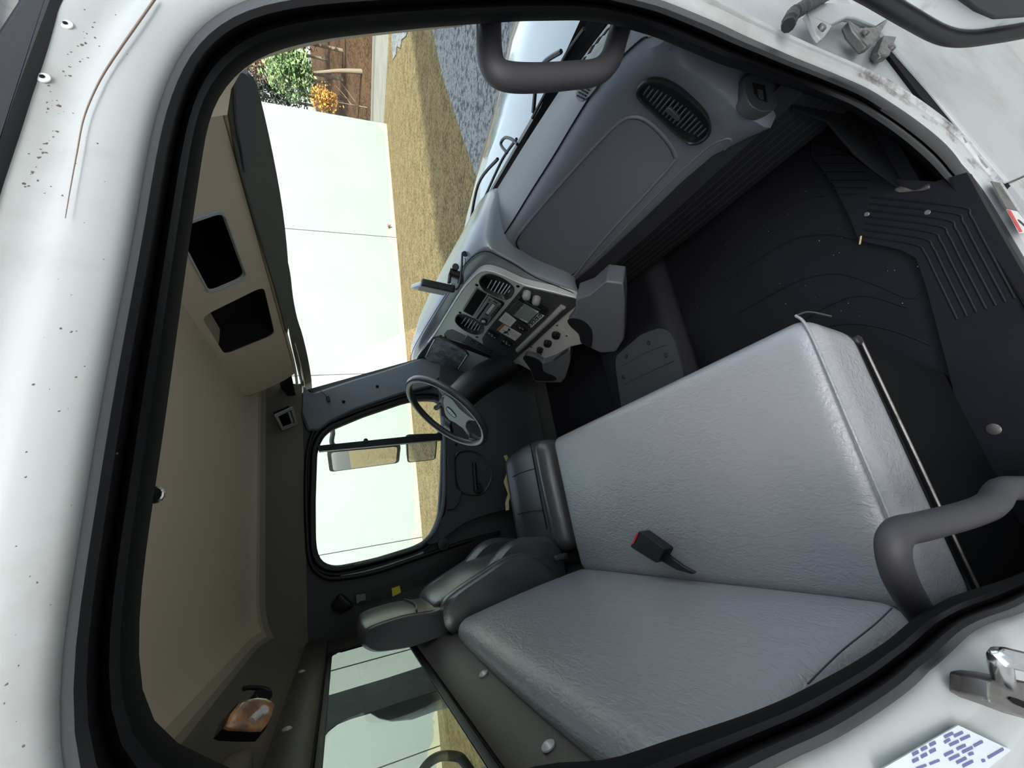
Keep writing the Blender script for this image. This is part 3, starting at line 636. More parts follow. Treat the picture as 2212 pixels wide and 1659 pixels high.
# lip, underside and rounded driver's end
lip = []
for y, s in [(.14,1),(.6,1),(1.2,1),(1.58,1),(1.66,.8),(1.71,.45),(1.735,.1)]:
    x0 = .785-(1-s)*.05
    lip.append([V((x0+.005, y, 2.768)), V((x0+.002, y, 2.762)), V((x0+.010, y, 2.757)), V((x0+.03, y, 2.760)), V((.88, y, 2.80)), V((.88, y, 2.96)), V((.66, y, 2.96)), V((x0-.10*s-.01, y, 2.915 if s > .9 else 2.80+.1*s))])
loft('console_shell', [[r[k] for k in (0,1,2,3,4,5)] for r in lip], M['console'], closed=False, caps=False, parent=oc)
ef = [CF.w(q) for q in [(.655,-.20),(.69,-.12),(.705,-.05),(.70,0)]]
loft('console_end', [ef, [p+V((.02,.05,.02)) for p in ef], [p+V((.10,.07,.05)) for p in ef]], M['console'], closed=False, caps=False, parent=oc)
KF = Fr(P(617,905,1,1.84), (-.72,-.35,-.6), (0,1,0))
k2 = pxp('cubby_trim', KF, [(593,897),(634,879),(644,917),(610,930)], M['silver'], .006, oc, h=.004, rnd=.008, holes=[[(601,900),(629,886),(637,913),(612,923)]])
pxp('storage_cubby', KF, [(599,899),(631,884),(639,915),(611,925)], M['deep'], .03, oc)
pxp('cubby_strip', KF, [(622,891),(627,889),(634,911),(630,914)], M['silver'], .002, oc, h=.006)
# sun visors
VF = Fr((.80,1,2.72), (-.86,0,-.5), (0,1,0))
v1 = pxp('sun_visor', VF, [(498,192),(515,160),(545,165),(562,210),(590,335),(611,455),(622,560),(624,640),(621,722),(603,655),(578,570),(548,468),(526,388),(508,310),(498,250)], M['visor'], .022, spl=3, bev=.008)
tag(v1, 'long dark grey sun visor on the passenger side', 'sun visor')
pxp('visor_flap', VF, [(512,170),(530,160),(549,185),(553,237),(546,305),(532,376),(524,330),(512,260)], M['pillar'], .008, v1, h=.012, spl=3, bev=.003)
tube('visor_piping', [VF.w(VF.px(*q, .004), .004) for q in [(508,300),(526,380),(550,465),(580,568),(604,652),(620,718)]], .0022, M['pillar'], v1, 6)
VF2 = Fr((.825,1,2.72), (-.86,0,-.5), (0,1,0))
v2 = pxp('sun_visor', VF2, [(618,560),(627,590),(633,641),(642,687),(655,729),(668,788),(674,835),(672,872),(663,892),(657,850),(646,800),(632,735),(622,660)], M['visor'], .02, spl=3, bev=.006)
tag(v2, 'shorter dark sun visor above the steering wheel', 'sun visor')
tube('visor_rod', [VF2.w(VF2.px(*q, .012), .012) for q in [(636,740),(650,795),(660,850),(668,905)]], .003, M['chrome'], v2, 6)
disc('visor_clip', VF2.w(VF2.px(657,867,.012), .012), VF2.n, .010, .008, M['chrome'], v2, 12)
# windshield and its pillars
WB = [(-.05,1.04),(.0,1.065),(.18,1.136),(.32,1.186),(.61,1.256),(1.1,1.356),(1.3,1.378),(1.6,1.36),(1.95,1.22)]
def wbase(y):                                    # foot of the windshield seen from above
    for (a, p), (b, q) in zip(WB, WB[1:]):
        if y <= b: return p+(q-p)*(y-a)/(b-a)
    return WB[-1][1]
wr = []
for k in range(15):
    y = .02+1.91*k/14; t = (y-.975)/.955; b = wbase(y)+.02; tp = .87-.10*t*t
    wr.append([V((b+(tp-b)*s+.03*math.sin(s*math.pi), y, 1.915+(2.80-1.915)*s)) for s in (0,.25,.5,.75,1)])
struct(loft('window_1', wr, M['wglass'], closed=False, caps=False), 'windshield glass', 'window')
wh = loft('trim_4', [[q+V((-.02,0,.02)), q+V((-.015,0,-.015)), q+V((.02,0,-.01)), q+V((.02,0,.05))] for q in [r[-1] for r in wr]], M['black'], caps=True)
struct(wh, 'black windshield header edge', 'trim')
AP = FW.up(.03)
ap = pxp('pillar_1', AP, [(655,832),(668,846),(680,846),(700,840),(760,820),(830,799),(905,774),(960,760),(970,800),(930,835),(870,850),(770,884),(715,910),(690,930),(664,930),(652,900)], M['pillar'], .07, bev=.012)
struct(ap, 'grey windshield pillar trim on the driver side', 'pillar')
for q in [(815,835),(742,868)]: disc('screw_hole', AP.w(AP.px(*q, .001), .001), AP.n, .009, .001, M['deep'], ap, 12)
pxp('coat_clip', AP, [(704,856),(711,854),(714,866),(707,868)], M['black'], .012, ap, h=.012, bev=.002)
tube('clip_wire', [AP.w(AP.px(*q, .004), .004) for q in [(688,840),(697,848),(706,855)]], .0012, M['black'], ap, 5)
tube('pillar_edge_seal', [AP.w(AP.px(*q, .0), -.01) for q in [(668,843),(682,847),(700,842),(760,822),(830,801),(905,776)]], .006, M['black'], ap, 8)
a1 = [(456,253),(474,197),(499,155),(540,127),(575,112),(616,101),(680,86),(730,78),(808,70),(900,60),(1000,50)]
a2 = [(491,248),(499,193),(518,160),(550,133),(591,120),(641,106),(690,94),(740,85),(812,77),(900,67),(1000,57)]
struct(loft('pillar_2', [[NP.w(NP.px(*q, -.10), -.10) for q in a1], [NP.w(NP.px(*q, -.11), -.11) for q in a2]], M['console'], closed=False, caps=False), 'beige windshield pillar trim on the passenger side', 'pillar')

# ---- driver's side wall, window and door
gl_px = [(685,977),(681.5,1080),(682,1171),(686,1199),(698,1217),(724,1224),(765,1216),(814,1205),(892,1181),(918,1168),(935,1145),(947,1113),(952,1040),(955,951),(956.5,916),(954,876),(941,864),(900,864),(871,870),(785,899),(715,928),(699,942),(690,960)]
hole = [FW.px(*q) for q in gl_px]; hc = V((.35,-.35)); hr = smooth2(polar(hole, hc, 160), 2)
struct(plate('wall_left', FW, c2([(-.41,-1.45),(1.35,-1.45),(1.35,-.78),(1.0,-.70),(.79,.03),(.74,.10),(-.41,.10)]), M['trim'], [hr], .03), 'dark grey inner wall on the driver side', 'wall')
hn_ = []
for i in range(160):
    t = (hr[(i+1) % 160]-hr[i-1]).normalized(); hn_.append(V((t.y, -t.x)))
w2 = loft('window_2', [[FW.w(q+n_*d, h) for q, n_ in zip(hr, hn_)] for d, h in [(-.001,-.03),(-.001,.004),(.006,.014),(.020,.017),(.028,.010),(.032,.018),(.040,.018),(.046,.0)]], M['seal'], caps=False)
struct(w2, 'driver door window with black rubber surround', 'window')
plate('window_glass', FW.up(-.02), hr, M['glass'], th=.004, parent=w2)
loft('division_bar', [[FW.w(FW.px(*q), h) for q, h in r] for r in ([((686,964),-.02),((686,964),.014),((689,976),.014),((689,976),-.02)], [((954.5,936),-.02),((954.5,936),.014),((957,951),.014),((957,951),-.02)])], M['seal'], parent=w2)
disc('vent_latch', FW.w(FW.px(790,952,.015), .015), FW.n, .012, .008, M['black'], w2, 12)
tube('glass_run', [FW.w(FW.px(*q, .0), .014) for q in [(938,1150),(919,1173),(893,1187),(814,1211),(765,1222)]], .008, M['trim'], w2, 8)
ds = tube('door_gap_seal', [FW.w(FW.px(*q, .012), .012) for q in [(985,800),(905,832),(830,852),(770,873),(715,893),(685,917),(668,960),(662,1010),(661,1069),(663,1140),(669,1208),(690,1240),(727,1250),(813,1235),(905,1204),(1000,1172),(1080,1150)]], .011, M['seal'])
tag(ds, 'black rubber seal around the driver door', 'seal')
strip = tube('reveal_reflection', [FW.w(FW.px(*q, .006), .006) for q in [(735,1244),(790,1234),(850,1216),(905,1196),(912,1194)]], lambda s: .004+.006*s, M['ledgrey'], None, 8)  # bright reflection on the door reveal, put in as a pale strip
tag(strip, 'door reveal behind the driver window with its reflection painted pale', 'reflection strip')
d1 = plate('door_1', FW.up(.035), arc2([(.05,-1.3),(1.02,-1.3),(1.02,-.75),(.90,-.69),(.75,-.665),(.45,-.655),(.14,-.64),(.05,-.62),(.0,-.58),(-.05,-.52),(-.09,-.50),(-.09,-.56),(-.02,-.7),(.0,-.8)], .03), M['trim'], th=.03, bev=.006)
struct(d1, 'dark driver door panel below the window', 'door')
DP = FW.up(.036)
tube('sill_strip', [DP.w(DP.px(*q)) for q in [(958,900),(960,960),(960,1040),(957,1090),(950,1120),(935,1152),(908,1178)]], .011, M['pillar'], d1, 10, flat=.6)
pxp('window_switch_panel', DP, [(966,985),(982,980),(985,1052),(999,1062),(992,1088),(980,1101),(964,1101)], M['charcoal'], .012, d1, h=.010, bev=.004)
pxp('arm_slot', DP, [(958,990),(966,984),(968,1040),(966,1060),(958,1064)], M['deep'], .004, d1, h=.004)
pk = crom([V((*DP.px(*q), 0)) for q in [(986,985),(1012,975),(1038,985),(1058,1010),(1060,1035),(1045,1062),(1020,1068),(995,1060),(985,1030)]], 4)
pkc = sum(pk, V((0,0,0)))/len(pk)
loft('handle_pocket', [[DP.w((pkc+(q-pkc)*s).to_2d(), h) for q in pk] for s, h in [(1.08,0),(1.04,.006),(1,.004),(.9,-.012),(.6,-.022),(.05,-.024)]], M['charcoal'], caps=False, parent=d1)
hd = tube('door_handle', [DP.w(DP.px(*q, .012), .012) for q in [(1024,1000),(1026,1030),(1028,1058)]], .012, M['black'], d1, 8)
disc('handle_boss', DP.w(DP.px(1032,1055,.002), .002), DP.n, .028, .012, M['black'], hd, 18)
sp_ = disc('speaker', DP.w(DP.px(958,1176,.0), .0), DP.n, .030, .006, M['charcoal'], d1, 20); disc('speaker_cone', DP.w(DP.px(958,1176,.006), .006), DP.n, .018, .002, M['black'], sp_, 16)
disc('panel_screw', DP.w(DP.px(985,960), .0), DP.n, .008, .002, M['deep'], d1, 10)
# driver's belt on the rear pillar
BF = FW.up(.02)
sb = thing('seat_belt', 'black driver seat belt with steel tongue and yellow tag on the rear pillar', 'seat belt', BF.w(BF.px(740,1300)))
softbox('belt_anchor_cover', [BF.w(BF.px(*q), h) for q, h in [((712,1310),-.02),((712,1310),.02),((735,1328),-.02),((735,1328),.02),((735,1278),-.02),((735,1278),.035),((768,1308),-.02),((768,1308),.035)]], .015, M['black'], 8, sb)
pxp('belt_tongue', BF, [(769,1285),(789,1282),(790,1296),(779,1298),(771,1304)], M['steel'], .003, sb, h=.02)
pxp('belt_strap', BF, [(765,1284),(820,1272),(900,1240),(1000,1180),(1060,1150),(1075,1160),(1010,1200),(920,1262),(840,1290),(768,1304)], M['black'], .004, sb, h=.012)
pxp('yellow_tag', BF, [(846,1271),(863,1265),(866,1280),(848,1289)], M['yellow'], .002, sb, h=.016)

# ---- back wall and rear window
whl = rrect(.22, 1.70, -.115, .154, .03)
struct(plate('wall_back', BW, c2([(-.02,-1.25),(1.97,-1.25),(1.97,.28),(-.02,.28)]), M['back'], [whl], .004), 'brown-grey back wall of the cab', 'wall')
wc_ = sum(whl, V((0,0)))/len(whl)
def wo(d): return [q+V((math.copysign(d, q.x-wc_.x), math.copysign(d, q.y-wc_.y))) for q in whl]
w3 = loft('window_3', [[BW.w(q, h) for q in wo(d)] for d, h in [(0,-.006),(0,.002),(.005,.004),(.014,.004),(.018,.0)]], M['seal'], caps=False)
struct(w3, 'rear window of the cab in a black rubber edge', 'window')
plate('window_glass', BW.up(-.003), whl, M['rglass'], th=.004, parent=w3)
ys = [-.0,.2,.6,1.0,1.4,1.7,1.93]
ld = loft('trim_5', [[V((-.412,y,2.362)),V((-.398,y,2.368)),V((-.385,y,2.355)),V((-.362,y,2.30)),V((-.345,y,2.20)),V((-.342,y,1.85)),V((-.412,y,1.85))] for y in ys], M['back'])
struct(ld, 'padded brown-grey ledge below the rear window', 'ledge')
ut = loft('trim_6', [[V((-.412,y,2.672)),V((-.398,y,2.675)),V((-.388,y,2.69)),V((-.384,y,2.735)),V((-.39,y,2.762)),V((-.412,y,2.772))] for y in ys], M['back'])
struct(ut, 'trim panel above the rear window', 'trim')
LF = Fr((-.362,1,2.30), (.955,0,.3), (0,1,0))
for i, (q, lb) in enumerate([((1045,1457),'beside the driver seat'), ((1185,1613),'behind the bench seat')]):
    tag(disc('trim_button', LF.w(LF.px(*q)), LF.n, .012, .004, M['silver'], seg=14, dome=.004), 'domed grey trim button on the ledge '+lb, 'button', 'buttons on the rear trim')
for i, (q, lb) in enumerate([((652,1452),'near the driver side corner'), ((620,1577),'beside the dome lamp')]):
    tag(disc('trim_button', P(*q, 0, -.386), (1,0,-.1), .011, .004, M['silver'], seg=14, dome=.003), 'domed grey trim button above the rear window '+lb, 'button', 'buttons on the rear trim')
# dome lamp and coat hook
c7 = lambda x, y: (420+x/7.577, 1440+y/7.577)
lp = thing('dome_lamp', 'rectangular amber-tinted dome lamp in a black housing on the rear headliner', 'lamp', P(535,1565,0,-.34))
LN = Fr(P(540,1562,0,-.315), (.62,-.45,-.64), (0,1,0))
ll = [c7(*q) for q in [(480,1010),(560,800),(700,620),(850,555),(1000,530),(1150,545),(1260,590),(1300,640),(1250,830),(1180,970),(1100,1060),(900,1062),(560,1042)]]
lc = sum((LN.px(*q) for q in ll), V((0,0)))/len(ll)
L0 = [LN.px(*q) for q in ll]
loft('lamp_housing', [[LN.w(lc+(q-lc)*s, h) for q in L0] for s, h in [(1.09,-.022),(1.08,-.012),(1.03,.0),(1.0,-.004),(.9,-.03),(.05,-.03)]], M['black'], parent=lp, caps=False)
ln_ = loft('lamp_lens', [[LN.w(lc+(q-lc)*s, h) for q in L0] for s, h in [(.995,-.004),(.98,.004),(.85,.009),(.5,.012),(.03,.013)]], M['amber'], caps=True, parent=lp)
tube('lamp_bulb_mount', [LN.w(LN.px(*c7(*q), .012), .012) for q in [(930,900),(1010,810),(1110,730)]], .008, M['lens'], ln_, 10)
disc('lamp_knob', LN.w(LN.px(*c7(1125,730), .014), .014), LN.n, .010, .006, M['lens'], ln_, 14)
bo = softbox('trim_7', [V((x, y, z)) for x in (-.40,-.345) for y in (.48,.80) for z in (2.775,2.83)], .02, M['hl_shade_c'], 8)
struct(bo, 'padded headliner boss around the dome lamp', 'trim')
hk = thing('coat_hook', 'small black coat hook beside the dome lamp', 'hook', P(560,1495,0,-.34))
HKF = Fr(P(560,1495,0,-.325), (.62,-.45,-.64), (0,1,0))
pxp('hook_base', HKF, [c7(*q) for q in [(1000,470),(1010,380),(1100,350),(1280,380),(1285,480),(1230,525),(1050,530)]], M['black'], .03, hk, h=.012, bev=.003)
tube('hook_arm', [HKF.w(HKF.px(*c7(*q), .012), .010) for q in [(815,350),(900,330),(1040,335),(1150,350),(1230,390)]], .006, M['black'], hk, 8)

# ================================================================== seats
bs = thing('bench_seat', 'wide grey vinyl two-person passenger bench seat', 'seat', V((0,.63,1.3)))
def cush_fn(s):
    z = s.z
    if s.z > 0:
        z += .10*(1-s.x**2)*(1-s.y**4)-.22*max(0, -s.x-.55)**1.5
    return V((s.x, s.y, z))
softbox('seat_cushion', [V((-.29,.09,1.63)),V((-.27,.095,1.785)),V((-.29,1.165,1.63)),V((-.27,1.16,1.785)),V((.225,.085,1.645)),V((.262,.085,1.79)),V((.225,1.165,1.645)),V((.262,1.165,1.79))], .045, M['bench'], 30, bs, fn=cush_fn)
def bk_fn(s): return V((s.x+(.55*(1-s.y**4)*(1-s.z**2)*(1 if s.x > 0 else 0)), s.y, s.z+.04*(1-s.y**2)))
softbox('backrest', [V((-.345,.12,1.76)),V((-.385,.14,2.275)),V((-.345,1.17,1.76)),V((-.385,1.165,2.265)),V((-.245,.12,1.745)),V((-.305,.14,2.285)),V((-.245,1.17,1.745)),V((-.305,1.165,2.275))], .045, M['bench'], 30, bs, fn=bk_fn)
tube('cushion_piping', [V((.262,.112,1.775)),V((.22,.096,1.783)),V((.05,.093,1.786)),V((-.12,.094,1.784)),V((-.2,.098,1.782))], .0028, M['bench'], bs, 6)
tube('front_seam', [V((.262,.112,1.775)),V((.268,.106,1.74)),V((.255,.098,1.69))], .002, M['charcoal'], bs, 5)
tube('backrest_stitch', [PP(*q, (-.243,.6,1.8), (.993,0,.117)) for q in [(1745,1477),(1790,1432),(1826,1399),(1889,1349),(1927,1313)]], .0012, M['charcoal'], bs, 5)
base = softbox('seat_base', [V((-.30,.115,1.30)),V((-.28,.115,1.64)),V((-.30,1.12,1.30)),V((-.28,1.12,1.64)),V((.13,.115,1.30)),V((.215,.115,1.64)),V((.13,1.12,1.30)),V((.215,1.12,1.64))], .012, M['softblack'], 8, bs)
SBF = Fr((0,.112,1.6), (0,-1,0), (1,0,0))
plate('base_rail', SBF, c2([(-.27,.005),(.215,.012),(.225,.038),(-.27,.034)]), M['black'], th=.006, parent=bs, bev=.002)
tube('rail_edge', [V((.212,.104,1.612)),V((-.05,.104,1.607)),V((-.27,.104,1.605))], .003, M['steel'], bs, 6, spl=2)
disc('base_bolt', V((.205,.106,1.628)), (0,-1,0), .011, .008, M['black'], bs, 14)
bf = Fr((0,0,1.842), (.05,0,1), (1,0,0)); c8_ = lambda x, y: (1000+x/3.318, 840+y/3.318)
bk = thing('seat_belt_buckle', 'black seat belt buckle with red button lying on the grey bench', 'buckle', V((-.2,.7,1.8)))
o = pxp('buckle_body', bf, [c8_(*q) for q in [(1262,1016),(1445,1150),(1390,1252),(1198,1132)]], M['black'], .032, bk, bev=.007, rnd=.008)
pxp('red_button', bf, [c8_(*q) for q in [(1240,1040),(1258,1030),(1222,1112),(1208,1118)]], M['red'], .006, bk, h=.002, bev=.001)
pxp('buckle_strap', bf, [c8_(*q) for q in [(1425,1180),(1450,1178),(1560,1260),(1660,1318),(1640,1330),(1530,1300),(1422,1240)]], M['black'], .01, bk, h=-.012, bev=.003)

dsx = thing('driver_seat', 'dark leather high-backed driver seat with worn torn cushion', 'seat', V((0,1.48,1.3)))
def dc_fn(s):
    z = s.z
    if s.z > 0: z += .22*math.exp(-((abs(s.y)-.82)/.16)**2)*(1-.5*max(0, s.x)**2)-.25*max(0, s.x-.72)
    return V((s.x+.10*(1-s.y**2)*(1 if s.x > 0 else 0), s.y, z))
softbox('seat_cushion', [V((-.20,1.215,1.62)),V((-.19,1.22,1.785)),V((-.20,1.72,1.62)),V((-.19,1.715,1.785)),V((.25,1.215,1.64)),V((.27,1.225,1.80)),V((.25,1.70,1.64)),V((.27,1.69,1.80))], .05, M['leather'], 26, dsx, fn=dc_fn)
for L in ([(1188,1005),(1205,1060),(1222,1150)], [(1158,950),(1160,990),(1168,1008)]):
    pass
cs = [(.285,1.325,1.805),(.18,1.335,1.80),(.05,1.345,1.795),(-.1,1.35,1.79)]
tube('cushion_seam', [V(q) for q in cs], .0025, M['black'], dsx, 5)
tube('cushion_seam', [V((.16,1.335,1.80)),V((.165,1.5,1.797)),V((.16,1.62,1.80))], .002, M['black'], dsx, 5)
tube('cushion_seam', [V((-.02,1.345,1.797)),V((-.015,1.5,1.795)),V((-.02,1.62,1.80))], .002, M['black'], dsx, 5)
fo = loft('torn_foam', [[P(px+math.sin(k*2.2)*5*(k > 0), py, 1, 1.705)+V((0, dy, dz)) for k, (px, py) in enumerate([(1092,984),(1099,1010),(1097,1040),(1100,1066),(1093,1085),(1102,1102)])] for dy, dz in ((.02,.0),(.0,.012),(-.02,.0))], M['foam'], closed=False, caps=False, parent=dsx)
def dprof(L, ys, m, nm, sh=(.88,1,1,.88)):
    c = sum((V(q) for q in L), V((0,0)))/len(L); Lc = crom([V((q[0],q[1],0)) for q in L], 4)
    rings = [[V((c.x+(q.x-c.x)*s, y, c.y+(q.y-c.y)*s)) for q in Lc] for y, s in zip(ys, sh)]
    return loft(nm, rings, m, parent=dsx, angle=50)
near = [(-.265,2.29),(-.236,2.255),(-.193,2.136),(-.163,2.045),(-.158,1.972),(-.184,1.915),(-.25,1.86),(-.33,1.84),(-.385,1.95),(-.375,2.20),(-.341,2.285)]
dprof(near, (1.205,1.22,1.275,1.29), M['leather'], 'side_bolster', (.90,1,1,.92))
tube('bolster_piping', [V((x, 1.222, z)) for x, z in [(-.262,2.292),(-.236,2.255),(-.193,2.136),(-.163,2.045),(-.158,1.972),(-.186,1.912)]], .004, M['leather'], dsx, 8)
b2 = [(-.27,2.26),(-.198,2.111),(-.127,2.012),(-.108,1.933),(-.122,1.843),(-.147,1.796),(-.19,1.772),(-.26,1.768),(-.36,1.78),(-.385,2.0),(-.35,2.26)]
dprof(b2, (1.265,1.285,1.33,1.36), M['leather'], 'side_bolster', (.9,1,.99,.86))
mid_ = [(-.27,2.30),(-.235,2.22),(-.185,2.10),(-.165,1.98),(-.165,1.86),(-.18,1.77),(-.36,1.77),(-.39,2.0),(-.36,2.28)]
dprof(mid_, (1.31,1.33,1.66,1.69), M['leather'], 'backrest', (.95,1,1,.95))
dprof([(x-.0, z) for x, z in b2], (1.60,1.63,1.68,1.70), M['leather'], 'side_bolster', (.86,.99,1,.9))
dprof([(x-.01, z-.02) for x, z in near], (1.69,1.705,1.755,1.77), M['leather'], 'side_bolster', (.9,1,1,.92))
hr_ = [(-.290,2.552),(-.277,2.52),(-.272,2.46),(-.272,2.40),(-.280,2.32),(-.283,2.24),(-.36,2.24),(-.370,2.32),(-.372,2.40),(-.366,2.46),(-.355,2.52),(-.325,2.556)]
dprof(hr_, (1.268,1.285,1.45,1.62,1.64), M['leather'], 'headrest', (.90,1,1.04,1,.90))
for y in (1.283,1.622): tube('headrest_piping', [V((x-.002, y, z)) for x, z in hr_[:6]], .003, M['leather'], dsx, 6)
tube('headrest_seam', [V((-.268,y,2.375-.02*(1-((y-1.45)/.17)**2))) for y in (1.29,1.35,1.45,1.55,1.61)], .0035, M['leather'], dsx, 6)
softbox('recline_handle', [V((x, y, z)) for x in (-.215,-.19) for y in (1.20,1.225) for z in (1.79,1.85)], .010, M['charcoal'], 6, dsx)
softbox('seat_base', box8(-.28,.22,1.26,1.68,1.30,1.63), .02, M['black'], 6, dsx)

# ================================================================== grab handles
HF = NP.up(-.075)
gh = tube('grab_handle', [HF.w(HF.px(*q)) for q in [(1056,0),(1056,60),(1057,110),(1066,146),(1092,165),(1150,169),(1230,164),(1288,156),(1316,132),(1330,95),(1345,40),(1358,-10)]], .0205, M['grip'], None, 14, spl=5)
tag(gh, 'thick black grab handle looped on the windshield pillar', 'grab handle')
HB = NP.up(-.03)
gb = tube('grab_handle', [HB.w(HB.px(*q, d), d) for q, d in [((2330,1052),-.02),((2260,1052),-.012),((2212,1054),0),((2165,1058),0),((2140,1090),0),((2080,1114),0),((1987,1138),0),((1945,1148),-.0),((1928,1178),-.004),((1937,1232),-.016),((1960,1282),-.034),((1995,1335),-.055),((2050,1400),-.075)]], .0185, M['grip'], None, 14, spl=5)
tag(gb, 'bent black grab handle beside the bench seat', 'grab handle')

# ================================================================== dashboard
da = thing('dashboard', 'dark grey truck dashboard with vents, gauges, radio and stickers', 'dashboard', V((1,.97,1.5)))
sx_ = [(.045,.872),(.060,.886),(.075,.902),(.09,.918),(.15,.95),(.228,.978),(.35,.992),(.477,1.0),(.65,1.018),(.8,1.03),(.92,1.045),(1.05,1.06)]
def xf(y): return wbase(y)-.012
top_r, low_r = [], []
for y, s in sx_:
    e = max(0, 1-y/.05)*.012                          # the rounded end draws in
    top_r.append([V((xf(y),y,1.905)), V((xf(y)-.01,y,1.93)), V((s+(xf(y)-s)*.5,y,1.953-e*.2)), V((s+.03,y,1.955-e*.3)), V((s+.004,y,1.952-e*.4))])
    d = 1 if y > .03 else .97
    low_r.append([V((s+.006,y,1.949-e*.4)), V((s-.022*d,y,1.944-e*.4)), V((s-.042*d,y,1.925-e*.4)), V((s-.055*d,y,1.895)), V((s-.075*d,y,1.85)), V((s-.118*d,y,1.745)), V((s-.152*d,y,1.665)), V((s-.163*d,y,1.635)), V((s-.158*d,y,1.612)), V((s-.135*d,y,1.60)), V((s-.02,y,1.605)), V((s+.16,y,1.62))])
for i_, (y_, t_) in enumerate(((.045,1.0),(.060,.60),(.075,.24))):   # the fascia turns round to the door at its end
    low_r[i_] = [V((q.x+((.870+.004*t_)-q.x)*t_*min(1, k/3), q.y, q.z-.012*t_*(1 if k > 6 else 0))) if k < 9 else V((q.x+(.875-q.x)*t_*(.8 if k == 9 else 0), q.y, q.z-.02*t_)) for k, q in enumerate(low_r[i_])]
loft('dash_top', top_r, M['dashtop'], closed=False, caps=False, parent=da)
loft('dash_fascia', low_r, M['dash'], closed=False, caps=False, parent=da)
e0 = low_r[0]+[V((xf(0),.045,1.62)),V((xf(0),.045,1.905))]
mesh('dash_end', e0, [tuple(range(len(e0)))], M['dash'], da)
kx = [(.012,.79),(.05,.79),(.2,.80),(.5,.815),(.8,.84),(1.0,.87)]
kr = [[V((x+.02,y,1.635)), V((x-.015,y,1.60)), V((x+.005,y,1.40)), V((x+.06,y,1.375)), V((x+.3,y,1.40))] for y, x in kx]
lw = loft('lower_panel', kr, M['lowdash'], closed=False, caps=False, parent=da)
mesh('lower_panel_end', [kr[0][k] for k in range(5)]+[V((1.1,.012,1.63))], [(0,1,2,3,4,5)], M['lowdash'], da)
for k in range(1, 6):
    t = k/6; tube('rib', [r[1].lerp(r[2], t)+V((-.001,0,0)) for r in kr], .0022, M['lowdash'], lw, 5, spl=2)
def surf(px, py):                                    # where a view ray meets the passenger fascia
    o, d = CAM, ray(px, py); best = None
    from mathutils.geometry import intersect_ray_tri
    for a, b in zip(low_r, low_r[1:]):
        for k in range(9):
            for tri in ((a[k], a[k+1], b[k+1]), (a[k], b[k+1], b[k])):
                h = intersect_ray_tri(*tri, d, o, True)
                if h is not None and (best is None or (h-o).length < (best-o).length): best = h
    return best
def drape(name, px, r, m, parent, closed=True, lift=.0, n=10):
    q = crom([V((*p, 0)) for p in px], 5, closed); pts = [surf(p.x, p.y) for p in q]; pts = [p+V((-lift,0,lift*.4)) for p in pts if p is not None]
    return tube(name, pts, r, m, parent, 6, closed, 0)
gb_px = [(1340,262),(1375,252),(1408,268),(1444,306),(1459,335),(1455,350),(1400,412),(1320,498),(1270,558),(1245,590),(1225,598),(1190,588),(1140,562),(1118,540),(1113,520),(1135,488),(1200,410),(1290,310)]
drape('glovebox_bead', gb_px, .006, M['dash'], da)
drape('glovebox_groove', [((x-1290)*.982+1290, (y-430)*.982+430) for x, y in gb_px], .0034, M['deep'], da)
drape('lower_groove', [(1255,590),(1300,545),(1400,440),(1480,362),(1530,318),(1560,302),(1577,300),(1572,316),(1500,392),(1400,488),(1320,568),(1270,606),(1252,606)], .003, M['dash'], da)
tube('dash_seam', [V((q_+.004, y, 1.9525)) for y, q_ in sx_[2:]], .0018, M['deep'], da, 6)
# passenger round vent
c2v = lambda x, y: (1000+x/3.95, 20+y/3.95)
vc = surf(1455, 243) or P(1455,243,0,.85)
q0, q1, q2 = surf(1400,225), surf(1500,300), surf(1500,200)
n0 = (q1-q0).cross(q2-q0).normalized(); n0 = n0 if n0.x < 0 else -n0
VP_ = Fr(vc, n0, (0,1,0))
vo = [c2v(*q) for q in [(1492,735),(1510,680),(1560,635),(1640,625),(1740,650),(1850,715),(1950,800),(2040,890),(2090,970),(2100,1040),(2070,1100),(2010,1140),(1950,1150),(1900,1130),(1780,1030),(1640,900),(1530,800)]]
va = thing('x','x','x',(0,0,0)); bpy.data.objects.remove(va)
def vent(fr, outer, m_rim, parent, slats, name='air_vent', cn=None, depth=.03, m_slat=None, lift=.006, inner=.86, shift=(0,0)):
    O = [q.to_2d() for q in crom([V((*fr.px(*p), 0)) for p in outer], 3)]; c = sum(O, V((0,0)))/len(O); sh = V(shift)
    o = loft(name, [[fr.w(c+(q-c)*s, h) for q in O] for s, h in [(1.06,-.004),(1.04,lift),(1.0,lift),(.97,-.002)]]+[[fr.w(c+sh+(q-c-sh*0)*inner, -depth*.55) for q in O], [fr.w(c+sh+(q-c)*inner*.99, -depth) for q in O], [fr.w(c+sh+(q-c)*.03, -depth-.004) for q in O]], M['black'], caps=False, parent=parent)
    for a, b in slats:
        A, B = fr.px(*a), fr.px(*b)
        tube('slat', [fr.w(A, -depth*.45), fr.w(B, -depth*.45)], .0024, m_slat or M['charcoal'], o, 6, spl=0)
    return o
